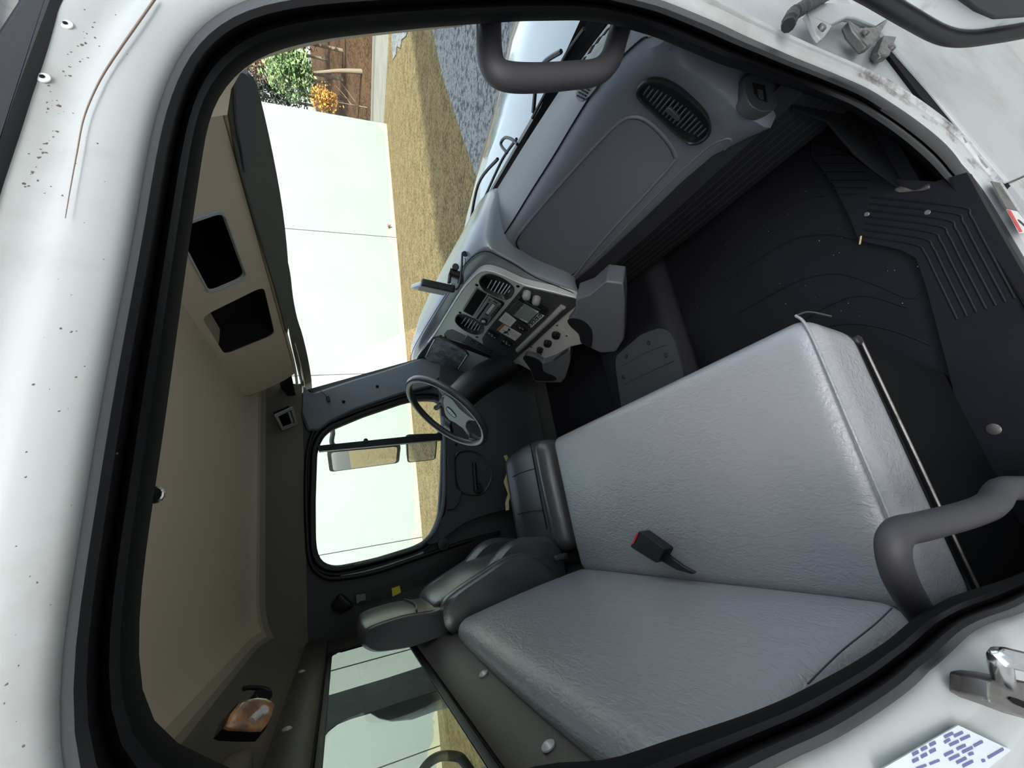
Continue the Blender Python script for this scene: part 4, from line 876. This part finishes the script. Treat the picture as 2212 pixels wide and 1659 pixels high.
# slats of the passenger vent run across its long axis
sl = []
for k in range(16):
    t = (k-.2)/14.6
    a = (1520+(1965-1520)*t, 778+(1128-778)*t); b = (1610+(2085-1610)*t, 660+(1010-660)*t)
    mx_, my_ = (a[0]+b[0])/2, (a[1]+b[1])/2; w_ = math.sin(math.pi*min(.96, max(.05, t)))**.3*1.04
    sl.append((c2v(mx_+(a[0]-mx_)*w_, my_+(a[1]-my_)*w_), c2v(mx_+(b[0]-mx_)*w_, my_+(b[1]-my_)*w_)))
pv = vent(VP_.up(.020), vo, M['black'], da, sl, depth=.016, m_slat=M['charcoal'], lift=.001, inner=.99)
pxp('vent_tab', VP_.up(.018), [c2v(*q) for q in [(1725,850),(1765,845),(1850,930),(1850,955),(1820,960),(1730,880)]], M['charcoal'], .008, pv, h=-.002, bev=.002)
# end plug of the dash
u0, u1, u2 = surf(1600,200), surf(1650,230), surf(1635,185)
ne = (u1-u0).cross(u2-u0).normalized(); ne = ne if ne.x < 0 else -ne
EP = Fr(u1+ne*.004, (ne+V((0,-.35,0))).normalized(), (0,1,0))
ep = pxp('end_latch', EP, [(1606,176),(1612,163),(1640,157),(1664,168),(1682,195),(1679,228),(1664,240),(1640,238),(1618,220)], M['charcoal'], .03, da, h=.012, spl=3, bev=.005)
pxp('latch_recess', EP, [(1626,178),(1652,184),(1658,220),(1640,214),(1630,200)], M['deep'], .003, ep, h=.0135)
pxp('latch_tab', EP, [(1638,192),(1648,195),(1650,214),(1641,210)], M['charcoal'], .004, ep, h=.016)
# defrost grille on the dash top
DT = Fr((1.05,.3,1.9535), (0,0,1), (1,0,0))
dg = pxp('defrost_grille', DT, [c2v(*q) for q in [(965,720),(985,670),(1080,560),(1200,380),(1300,240),(1380,140),(1420,180),(1330,330),(1180,600),(1080,740),(1010,782),(975,770)]], M['charcoal'], .004, da, h=.003, spl=2)
for k in range(26):
    t = k/25; a = (975+(1340-975)*t, 735-(735-170)*t-40*math.sin(t*3.14)); b = (1035+(1400-1035)*t, 765-(765-210)*t-20*math.sin(t*3.14))
    tube('grille_slot', [DT.w(DT.px(*c2v(*a), .004), .0045), DT.w(DT.px(*c2v(*b), .004), .0045)], .0022, M['deep'], dg, 5, spl=0)
for q in [[(1000,460),(1030,410),(1052,400),(1020,455)],[(1060,385),(1100,310),(1125,300),(1085,372)],[(1120,300),(1160,240),(1185,228),(1145,290)],[(1180,230),(1230,165),(1255,150),(1205,220)]]:
    pxp('defrost_slot', DT, [c2v(*p) for p in q], M['deep'], .002, dg, h=.003)
# ---- driver's pod
SF = Fr((.93,.91,2.024), (-.927,0,.375), (0,1,0))
pod_px = [(1245,642),(1200,622),(1160,606),(1112,577),(1080,560),(1058,550),(1036,553),(1012,572),(990,602),(965,643),(940,682),(915,722),(898,752),(890,775),(891,800),(902,822),(925,842),(960,858),(1040,850),(1092,800),(1180,722),(1244,662)]
pp = [q.to_2d() for q in crom([V((*SF.px(*q), 0)) for q in pod_px], 4)]
pc_ = sum(pp, V((0,0)))/len(pp)
loft('instrument_pod', [[SF.w(pc_+(q-pc_)*s, -.026)+V(o_) for q in pp] for s, o_ in [(.93,(0,0,-.0)),(.985,(.002,0,.002)),(1.0,(.014,0,.004)),(1.0,(.06,0,.006)),(.985,(.20,.0,-.04)),(.95,(.34,0,-.10))]], M['podtop'], parent=da, angle=50)
tube('pod_seam', [SF.w(pc_+(q-pc_)*1.003, 0)+V((.012,0,.004)) for q in pp], .0018, M['deep'], da, 5, True, 0)
c4 = lambda x, y: (860+x/4.424, 540+y/4.424); c3 = lambda x, y: (1000+x/9.217, 580+y/9.217); cb_ = lambda x, y: (860+x/10.05, 720+y/10.05)
bez = [(1690,452),(1450,390),(1200,330),(1000,240),(870,198),(780,212),(700,282),(600,402),(450,642),(350,802),(260,922),(192,1010),(172,1080),(190,1160),(240,1220),(340,1290),(520,1330),(760,1320),(900,1240),(1020,1110),(1300,840),(1560,610),(1700,520)]
vR = [c3(*q) for q in [(332,270),(380,180),(470,132),(560,125),(700,168),(850,248),(970,345),(1008,420),(990,500),(935,575),(860,612),(780,600),(600,530),(440,440),(370,360)]]
vL = [c4(*q) for q in [(552,690),(556,640),(590,618),(640,625),(720,660),(790,702),(812,740),(805,785),(760,806),(690,795),(610,750)]]
S1 = SF.up(.008)
bz = [q.to_2d() for q in crom([V((*S1.px(*c4(*q)), 0)) for q in bez], 3)]
vh = [[q.to_2d() for q in crom([V((*S1.px(*p), 0)) for p in L], 3)] for L in (vR, vL)]
sp1 = plate('bezel_panel', S1, bz, M['silver'], vh, .032, da)
tube('bezel_edge', [S1.w(S1.px(q.x, q.y), .0) for q in crom([V((*c4(*q), 0)) for q in bez[:16]], 4, False)], .004, M['silver'], da, 7, spl=0)
st_px = [(1200,352),(1700,470),(1720,520),(1560,650),(1290,900),(1060,1090),(990,1090),(820,920),(800,850),(850,770)]
pxp('switch_panel', SF, [c4(*q) for q in st_px], M['charcoal'], .004, da, h=.010, rnd=.008)
gs = lambda L: [(c3(*a), c3(*b)) for a, b in L]
vent(SF.up(.010), vR, M['black'], da, gs([((470,450),(560,285)),((540,490),(650,300)),((605,520),(725,318)),((675,545),(800,340)),((740,555),(870,365)),((805,560),(930,388)),((895,525),(980,402))]), depth=.03, m_slat=M['ledgrey'], lift=.001, inner=.84, shift=(0,-.010))
gs4 = lambda L: [(c4(*a), c4(*b)) for a, b in L]
vent(SF.up(.010), vL, M['black'], da, gs4([((600,725),(640,668)),((630,748),(675,680)),((660,765),(705,692)),((690,778),(735,706)),((720,788),(760,722)),((750,792),(780,740))]), depth=.03, m_slat=M['ledgrey'], lift=.001, inner=.84, shift=(0,-.010))
# radio
ra = pxp('radio', SF, [c3(*q) for q in [(500,530),(770,650),(825,690),(820,730),(490,1135),(440,1150),(215,1010),(220,975)]], M['black'], .01, da, h=.011, bev=.002)
pxp('radio_face', SF, [c3(*q) for q in [(510,562),(760,715),(735,770),(480,1110),(430,1130),(225,990)]], M['midgrey'], .006, ra, h=.017, bev=.002)
pxp('storage_slot', SF, [c3(*q) for q in [(262,385),(490,515),(205,965),(0,855),(0,800)]], M['midgrey'], .004, da, h=.012)
pxp('slot_cavity', SF, [c3(*q) for q in [(285,410),(475,515),(190,945),(10,850)]], M['deep'], .003, da, h=.0135)
pxp('disc_slot', SF, [c3(*q) for q in [(490,685),(518,700),(290,1015),(262,1000)]], M['deep'], .002, ra, h=.0185)
pxp('radio_display', SF, [c3(*q) for q in [(585,690),(650,735),(495,945),(428,910)]], M['ink'], .003, ra, h=.019)
pxp('display_window', SF, [c3(*q) for q in [(592,705),(640,738),(505,918),(455,890)]], M['paper'], .002, ra, h=.0205)
for k in range(5):
    t = k/5; pxp('radio_button', SF, [c3(650+35-t*160, 770+t*205), c3(680+35-t*160, 790+t*205), c3(665+32-t*160, 808+t*205), c3(637+33-t*160, 788+t*205)], M['charcoal'], .003, ra, h=.0205)
disc('radio_knob', SF.w(SF.px(*c3(420,1030), .018), .018), SF.n, .017, .018, M['black'], ra, 18); disc('radio_knob_cap', SF.w(SF.px(*c3(410,1060), .036), .034), SF.n, .010, .003, M['ledgrey'], ra, 16)
disc('radio_knob', SF.w(SF.px(*c3(722,750), .018), .018), SF.n, .006, .006, M['charcoal'], ra, 14)
for q in [[(520,610),(550,620),(530,660),(505,650)],[(600,650),(640,655),(690,700),(670,710)]]: pxp('radio_button', SF, [c3(*p) for p in q], M['charcoal'], .002, ra, h=.0195)
# information display
dpl = pxp('display_housing', SF, [c3(*q) for q in [(1125,578),(1190,562),(1700,855),(1625,935),(1360,1180),(1250,1120),(880,885),(960,770)]], M['black'], .02, da, h=.026, bev=.004)
pxp('display_hood', SF, [c3(*q) for q in [(1100,648),(1205,705),(995,945),(885,880),(960,770)]], M['charcoal'], .004, dpl, h=.030, bev=.001)
pxp('display_screen', SF, [c3(*q) for q in [(1215,708),(1505,868),(1285,1092),(1000,938)]], M['screen'], .003, dpl, h=.029)
pxp('button_strip', SF, [c3(*q) for q in [(1510,900),(1620,945),(1360,1180),(1300,1110)]], M['silver'], .003, dpl, h=.028)
for q in [(1530,945),(1465,1005),(1405,1060),(1345,1110)]:
    x, y = q; bt = pxp('display_button', SF, [c3(x-45,y-8), c3(x+5,y-45), c3(x+48,y+10), c3(x-4,y+48)], M['charcoal'], .004, dpl, h=.032, bev=.001)
    pxp('button_mark', SF, [c3(x-10,y+2), c3(x+5,y-8), c3(x+20,y+12), c3(x+5,y+22)], M['paper'], .001, bt, h=.0325)
pxp('display_edge', SF, [c3(*q) for q in [(1235,650),(1545,825),(1535,838),(1225,664)]], M['charcoal'], .003, dpl, h=.030)
# stickers
s1_ = pxp('white_sticker', SF, [c3(*q) for q in [(850,868),(885,890),(1065,1030),(940,1165),(708,1032)]], M['paper'], .001, da, h=.0115); s1_['label'] = 'pale printed sticker above the warning sticker'
s2_ = pxp('warning_sticker', SF, [c3(*q) for q in [(790,1100),(1168,1310),(1040,1440),(663,1226)]], M['paper'], .001, da, h=.0115); s2_['label'] = 'white warning sticker with orange header'
pxp('orange_header', SF, [c3(*q) for q in [(790,1100),(838,1127),(712,1255),(663,1226)]], M['orange'], .0006, s2_, h=.0120)
def marks_px(nm, fr, segs, wd, m, parent, h):
    vs_, fs = [], []
    for a, b in segs:
        A, B = fr.px(*a, h), fr.px(*b, h); t = (B-A).normalized(); n_ = V((-t.y, t.x))*wd; i = len(vs_)
        for p in (A-n_, B-n_, B+n_, A+n_): vs_.append(fr.w(p, h))
        fs.append((i,i+1,i+2,i+3))
    return mesh(nm, vs_, fs, m, parent, smooth=False)
marks_px('printed_text', SF, [(c3(835+k*26, 900+k*16), c3(740+k*26+(10 if k % 2 else 0), 1015+k*16)) for k in range(1,7)]+[(c3(985,1010),c3(955,1045)), (c3(1030,1020),c3(1015,1035))], .0007, M['seam'], s1_, .0118)
marks_px('printed_text', SF, [(c3(960+k*27, 1228+k*15), c3(880+k*27+(18 if k % 3 == 2 else 0), 1320+k*15-(20 if k % 3 == 2 else 0))) for k in range(7)], .0008, M['ink'], s2_, .0122)
tr_ = lambda L: [c3(*q) for q in L]
for q in [[(910,1190),(950,1215),(925,1250),(885,1228)],[(850,1250),(905,1240),(895,1290),(835,1300),(800,1290),(815,1265)],[(785,1215),(800,1220),(870,1268),(862,1278)],[(890,1295),(915,1300),(905,1320),(885,1312)]]:
    pxp('truck_pictogram', SF, tr_(q), M['ink'], .0005, s2_, h=.0122)
# rocker switches, knobs, screws
for q in [[(500,1245),(545,1245),(730,1350),(655,1440),(600,1420),(440,1320)],[(790,1395),(830,1400),(1000,1495),(940,1580),(900,1580),(735,1490)],[(1045,1120),(1120,1125),(1170,1160),(1290,1245),(1225,1280),(1170,1260),(1040,1170)]]:
    c = V((sum(p[0] for p in q)/len(q), sum(p[1] for p in q)/len(q)))
    hs_ = pxp('rocker_switch', SF, [c3(*p) for p in q], M['black'], .008, da, h=.016, bev=.002)
    for dx, dy in ((-38,-30),(18,25)) if c.x < 1000 else ((0,0),):
        pxp('switch_rocker', SF, [c3(c.x+dx-65,c.y+dy-25), c3(c.x+dx-45,c.y+dy-48), c3(c.x+dx+75,c.y+dy+22), c3(c.x+dx+50,c.y+dy+45)], M['charcoal'], .006, hs_, h=.021, bev=.002)
        pxp('switch_mark', SF, [c3(c.x+dx-35,c.y+dy-12), c3(c.x+dx-25,c.y+dy-22), c3(c.x+dx-5,c.y+dy-8), c3(c.x+dx-15,c.y+dy+2)], M['paper'], .001, hs_, h=.0215)
        pxp('switch_mark', SF, [c3(c.x+dx+25,c.y+dy+15), c3(c.x+dx+33,c.y+dy+5), c3(c.x+dx+50,c.y+dy+16), c3(c.x+dx+42,c.y+dy+26)], M['paper'], .001, hs_, h=.0215)
for q in [(1280,490),(1470,595)]:
    k_ = disc('brake_valve_knob', SF.w(SF.px(*c3(*q), .012), .010), SF.n, .018, .030, M['midgrey'], da, 14, dome=.004)
    disc('knob_stem', SF.w(SF.px(*c3(q[0]+40,q[1]+30), .010), .0), SF.n, .012, .02, M['black'], k_, 12)
for q in [(277,330),(1095,355),(280,1365),(2010,782)]: disc('bezel_screw', SF.w(SF.px(*c3(*q), .008), .008), SF.n, .0075, .0015, M['deep'], da, 12)
for q in [(592,598-0),(408,820)]: disc('bezel_screw', SF.w(SF.px(*c4(*q), .008), .008), SF.n, .007, .0015, M['deep'], da, 12)
tube('trim_bar', [SF.w(SF.px(*c3(*q), .02), .016) for q in [(1990,770),(1800,950),(1500,1240),(1300,1440),(1090,1640)]], .0135, M['midgrey'], da, 12)
# tray and switch bank left of the stack
pxp('tray', SF, [c4(*q) for q in [(440,800),(470,768),(520,758),(650,822),(610,890),(560,870),(470,850)]], M['dashtop'], .004, da, h=.009, bev=.001)
pxp('tray_shadow_gap', SF, [c4(*q) for q in [(440,800),(470,850),(610,895),(900,1010),(980,1060),(960,1085),(880,1040),(590,930),(450,870)]], M['deep'], .002, da, h=.0095)
sbk = pxp('switch_bank', SF, [c4(*q) for q in [(660,822),(900,960),(1075,1010),(1060,1030),(960,1050),(880,1010),(610,890)]], M['charcoal'], .004, da, h=.012, bev=.001)
for x, y in [(705,890),(775,925),(825,955),(875,980)]:
    pxp('bank_switch', SF, [c4(x-25,y-5), c4(x-5,y-28), c4(x+28,y-8), c4(x+6,y+22)], M['black'], .004, sbk, h=.015, bev=.001)
    pxp('switch_mark', SF, [c4(x-5,y-6), c4(x+8,y-12), c4(x+10,y-8), c4(x-2,y-2)], M['seam'], .0005, sbk, h=.0155)
# gauge cluster
ho = [cb_(*q) for q in [(420,640),(470,420),(600,240),(760,90),(900,60),(1010,90),(1480,380),(1540,470),(1260,860),(1160,930),(1130,1100),(900,1060),(700,860),(560,660)]]
pxp('cluster_recess', SF, ho, M['black'], .004, da, h=.0105)
pxp('gauge_lens', SF, [cb_(*q) for q in [(800,120),(840,105),(955,130),(1450,395),(1505,470),(1240,825),(1150,860),(640,590),(600,530),(700,300)]], M['cluster'], .006, da, h=.016, bev=.003, rnd=.006)
tube('lens_edge', [SF.w(SF.px(*cb_(*q), .017), .017) for q in [(1500,470),(1400,620),(1300,770)]], .003, M['ledgrey'], da, 6)
tube('lens_edge', [SF.w(SF.px(*cb_(*q), .017), .017) for q in [(590,520),(650,400),(720,260),(790,130)]], .003, M['silver'], da, 6)
wp_ = pxp('headlamp_panel', SF, [cb_(*q) for q in [(570,650),(680,690),(1140,905),(1060,1140),(960,1090),(860,1050),(700,830),(640,780)]], M['ledgrey'], .004, da, h=.014, bev=.001)
pxp('panel_slot', SF, [cb_(*q) for q in [(720,775),(860,835),(850,858),(715,800)]], M['ink'], .001, wp_, h=.0145); disc('panel_knob', SF.w(SF.px(*cb_(1030,1020), .014), .014), SF.n, .012, .014, M['black'], wp_, 12); disc('panel_screw', SF.w(SF.px(*cb_(620,730), .014), .014), SF.n, .006, .002, M['deep'], wp_, 10)
pxp('key_stalk', SF, [cb_(*q) for q in [(1010,905),(1065,930),(1030,960),(1010,1010),(985,1000)]], M['black'], .004, wp_, h=.018)
# ---- lower console with climate knobs and cup holders
S3 = Fr(SF.w(SF.px(1225,715)), (-.90,0,.43), (0,1,0))
lc_ = pxp('lower_console', S3, [c4(*q) for q in [(1690,520),(1860,690),(1870,770),(1760,900),(1650,925),(1510,1050),(1400,1105),(1385,1170),(1500,1240),(1470,1262),(1320,1262),(1262,1150),(1150,1092),(1085,1092),(1020,1135),(1000,1118),(1160,970),(1400,750)]], M['silver'], .03, da, h=-.004, bev=.004)
cl = pxp('climate_panel', S3, [c4(*q) for q in [(1500,708),(1645,830),(1385,1028),(1242,932)]], M['silver'], .004, lc_, h=.002, bev=.001)
pxp('panel_gap', S3, [c4(*q) for q in [(1495,698),(1250,930),(1240,925),(1490,700)]], M['deep'], .002, lc_, h=.0015)
for q, r_ in [((1512,802),.021),((1432,880),.021),((1358,944),.017)]:
    k_ = disc('climate_knob', S3.w(S3.px(*c4(*q), .002), .002), S3.n, r_, .022, M['black'], cl, 18)
    softbox('knob_grip', frbox(Fr(S3.w(S3.px(*c4(*q), .024), .022), S3.n, S3.u+S3.v*.6), -r_*.95, r_*.95, -.006, .006, 0, .012), .004, M['black'], 5, k_)
for q in [(1610,822),(1272,928),(1365,1000),(1520,722)]: disc('panel_screw', S3.w(S3.px(*c4(*q), .002), .002), S3.n, .005, .001, M['deep'], cl, 10)
def holder(nm, body, hole_, lift):
    b = pxp(nm, S3, [c4(*q) for q in body], M['dash'], .09, lc_, h=lift, bev=.006)
    pxp('holder_well', S3, [c4(*q) for q in hole_], M['lowdash'], .002, b, h=lift+.0012, spl=3)
    return b
holder('cup_holder', [(1700,470),(1850,420),(1990,300),(2150,320),(2165,500),(2160,850),(2080,975),(1935,985),(1850,945),(1740,890),(1725,800),(1620,690),(1690,600)], [(1617,680),(1660,655),(1735,665),(1800,700),(1850,765),(1860,830),(1848,930),(1800,915),(1745,880),(1725,805),(1650,735)], .03)
h2 = holder('cup_holder', [(1390,1085),(1500,1050),(1640,970),(1645,1080),(1600,1225),(1560,1270),(1330,1266),(1290,1240),(1262,1150),(1195,1045),(1225,1012),(1310,1035),(1370,1075)], [(1195,1042),(1225,1012),(1310,1035),(1372,1080),(1392,1160),(1505,1215),(1490,1250),(1330,1250),(1295,1225),(1268,1145)], .03)
pxp('ash_tray_slot', S3, [c4(*q) for q in [(1480,1050),(1610,945),(1630,965),(1490,1068)]], M['charcoal'], .004, h2, h=.034, bev=.001)

# ================================================================== steering wheel and column
wc0 = V((.4835,1.478,2.129)); wn = V((-math.sin(rad(45.6))*.998, -.059*math.sin(rad(45.6)), math.cos(rad(45.6)))).normalized()
WF = Fr(wc0, wn, (0,1,0))
sw = thing('steering_wheel', 'black two-spoke steering wheel with grey hub and oval badge', 'steering wheel', wc0)
R0 = .214
tube('rim', [WF.w((math.cos(k*math.tau/48)*R0, math.sin(k*math.tau/48)*R0)) for k in range(48)], .0165, M['leather'], sw, 12, True, 0)
c9 = lambda x, y: (860+x/8.295, 780+y/8.295)
HBF = WF.up(-.018)
hb = pxp('hub', HBF, [c9(*q) for q in [(812,640),(830,600),(880,612),(985,690),(1110,850),(1240,960),(1390,1050),(1380,1090),(1290,1075),(1230,1120),(1220,1180),(1285,1285),(1300,1360),(1270,1385),(1150,1210),(1010,1110),(905,1062),(850,990),(818,900),(800,760)]], M['midgrey'], .035, sw, h=0, bev=.008)
pxp('spoke', HBF, [c9(*q) for q in [(820,980),(900,1060),(950,1090),(930,1180),(960,1310),(900,1370),(800,1290),(810,1160),(835,1040)]], M['charcoal'], .02, sw, h=-.006, bev=.005)
pxp('spoke', HBF, [c9(*q) for q in [(1240,1230),(1300,1320),(1400,1400),(1480,1420),(1500,1470),(1380,1490),(1270,1430),(1260,1380)]], M['midgrey'], .02, sw, h=-.006, bev=.005)
pxp('spoke', HBF, [c9(*q) for q in [(800,640),(830,590),(880,600),(760,470),(700,440),(690,480)]], M['charcoal'], .02, sw, h=-.008, bev=.004)
bd = [c9(*q) for q in [(865,850),(880,828),(910,845),(960,890),(1010,950),(1032,990),(1022,1008),(985,995),(920,940),(880,890)]]
b_ = pxp('badge', HBF, bd, M['ledgrey'], .002, sw, h=.002, spl=3)
marks_px('badge_text', HBF, [(c9(925,940), c9(950,900)), (c9(957,960), c9(980,942))], .0012, M['seam'], b_, .0028)
tube('badge_rim', [HBF.w(HBF.px(q.x, q.y, .002), .002) for q in crom([V((*p, 0)) for p in bd], 3)], .0016, M['ink'], sw, 6, True, 0)
col_ = loft('steering_column', [[WF.w((math.cos(k*math.tau/20)*r_*1.15, math.sin(k*math.tau/20)*r_+dz), -d) for k in range(20)] for r_, d, dz in [(.045,.03,0),(.062,.04,.0),(.070,.10,.006),(.078,.20,.02),(.082,.30,.05),(.082,.40,.09)]], M['black'])
tag(col_, 'black steering column shroud between wheel and dash', 'steering column')
tube('turn_signal_stalk', [WF.w((.06,.03), -.06), PP(*c9(795,755), WF.p-WF.n*.05, WF.n), PP(*c9(735,800), WF.p-WF.n*.045, WF.n), PP(*c9(680,838), WF.p-WF.n*.04, WF.n)], lambda s: .010+.004*s, M['charcoal'], col_, 10)

# ================================================================== dash-mounted device
d8 = lambda x, y: (880+x/11.85, 540+y/11.85)
Y0 = 1.02
dv = thing('dash_device', 'small pale-faced device in a black case on a dash mount', 'device', P(*d8(1100,1000), 1, Y0))
def dev(x, y, Y): return P(*d8(x, y), 1, Y)
# near edge runs from foot to tip, the pale face turns to the seats
a0, a1_ = dev(1205,1030,Y0), dev(362,850,Y0); axis = (a1_-a0)
b0 = dev(880,1170,Y0+.10); wv = (b0-dev(1195,1085,Y0)); 
nv = axis.cross(wv).normalized(); nv = nv if nv.x < 0 else -nv
th = .024
softbox('device_case', [p+nv*k for p in (a0,) for k in ()] or [a0-nv*th*.5, a0+nv*th*.3, a1_-nv*th*.5, a1_+nv*th*.3, a0+wv-nv*th*.5, a0+wv+nv*th*.3, a1_+wv-nv*th*.5, a1_+wv+nv*th*.3], .006, M['ledgrey'], 6, dv)
softbox('case_edge', [p-wv*.06+nv*k*th for p in (a0, a1_) for k in (-.75,.42)]+[p+wv*.10+nv*k*th for p in (a0, a1_) for k in (-.75,.42)], .004, M['black'], 6, dv)
DVF = Fr(a0.lerp(a1_, .5)+wv*.5+nv*th*.32, nv, axis)
L_, W_ = axis.length/2, wv.length/2
plate('device_screen', DVF.up(.001), rrect(-L_*.86, L_*.80, -W_*.72, W_*.80, .006), M['paper'], th=.002, parent=dv)
mtz = P(*d8(1190,600), 1, Y0+.02)
tube('mount_post', [dev(1065,840,Y0+.02), dev(1090,640,Y0+.02)], .007, M['black'], dv, 8, spl=0)
tube('mount_clamp', [dev(1075,560,Y0+.02), dev(1180,600,Y0+.02), dev(1320,650,Y0+.02)], .017, M['black'], dv, 14, spl=3)
disc('mount_knob', dev(1235,440,Y0+.0), (-.4,-.8,.3), .014, .012, M['black'], dv, 14)
pxp('mount_plate', Fr(dev(1200,780,Y0+.04), (-.7,-.5,.4), (0,1,0)), [d8(*q) for q in [(1125,690),(1290,720),(1260,870),(1110,840)]], M['ledgrey'], .004, dv)
tube('mount_base', [dev(1330,640,Y0+.02), dev(1370,720,Y0+.02), dev(1360,840,Y0+.02)], .012, M['black'], dv, 10)
cbl = tube('power_cable', [P(*d8(*q), 1, Y0-.02) for q in [(1560,20),(1500,140),(1440,120),(1490,60),(1420,70),(1400,180),(1395,380),(1375,620),(1340,850),(1280,980),(1220,1010)]], .0045, M['black'], dv, 8)
tube('thin_cable', [P(*d8(*q), 1, Y0-.01) for q in [(1470,215),(1490,260),(1470,420),(1430,600),(1400,760)]], .0018, M['black'], dv, 6)
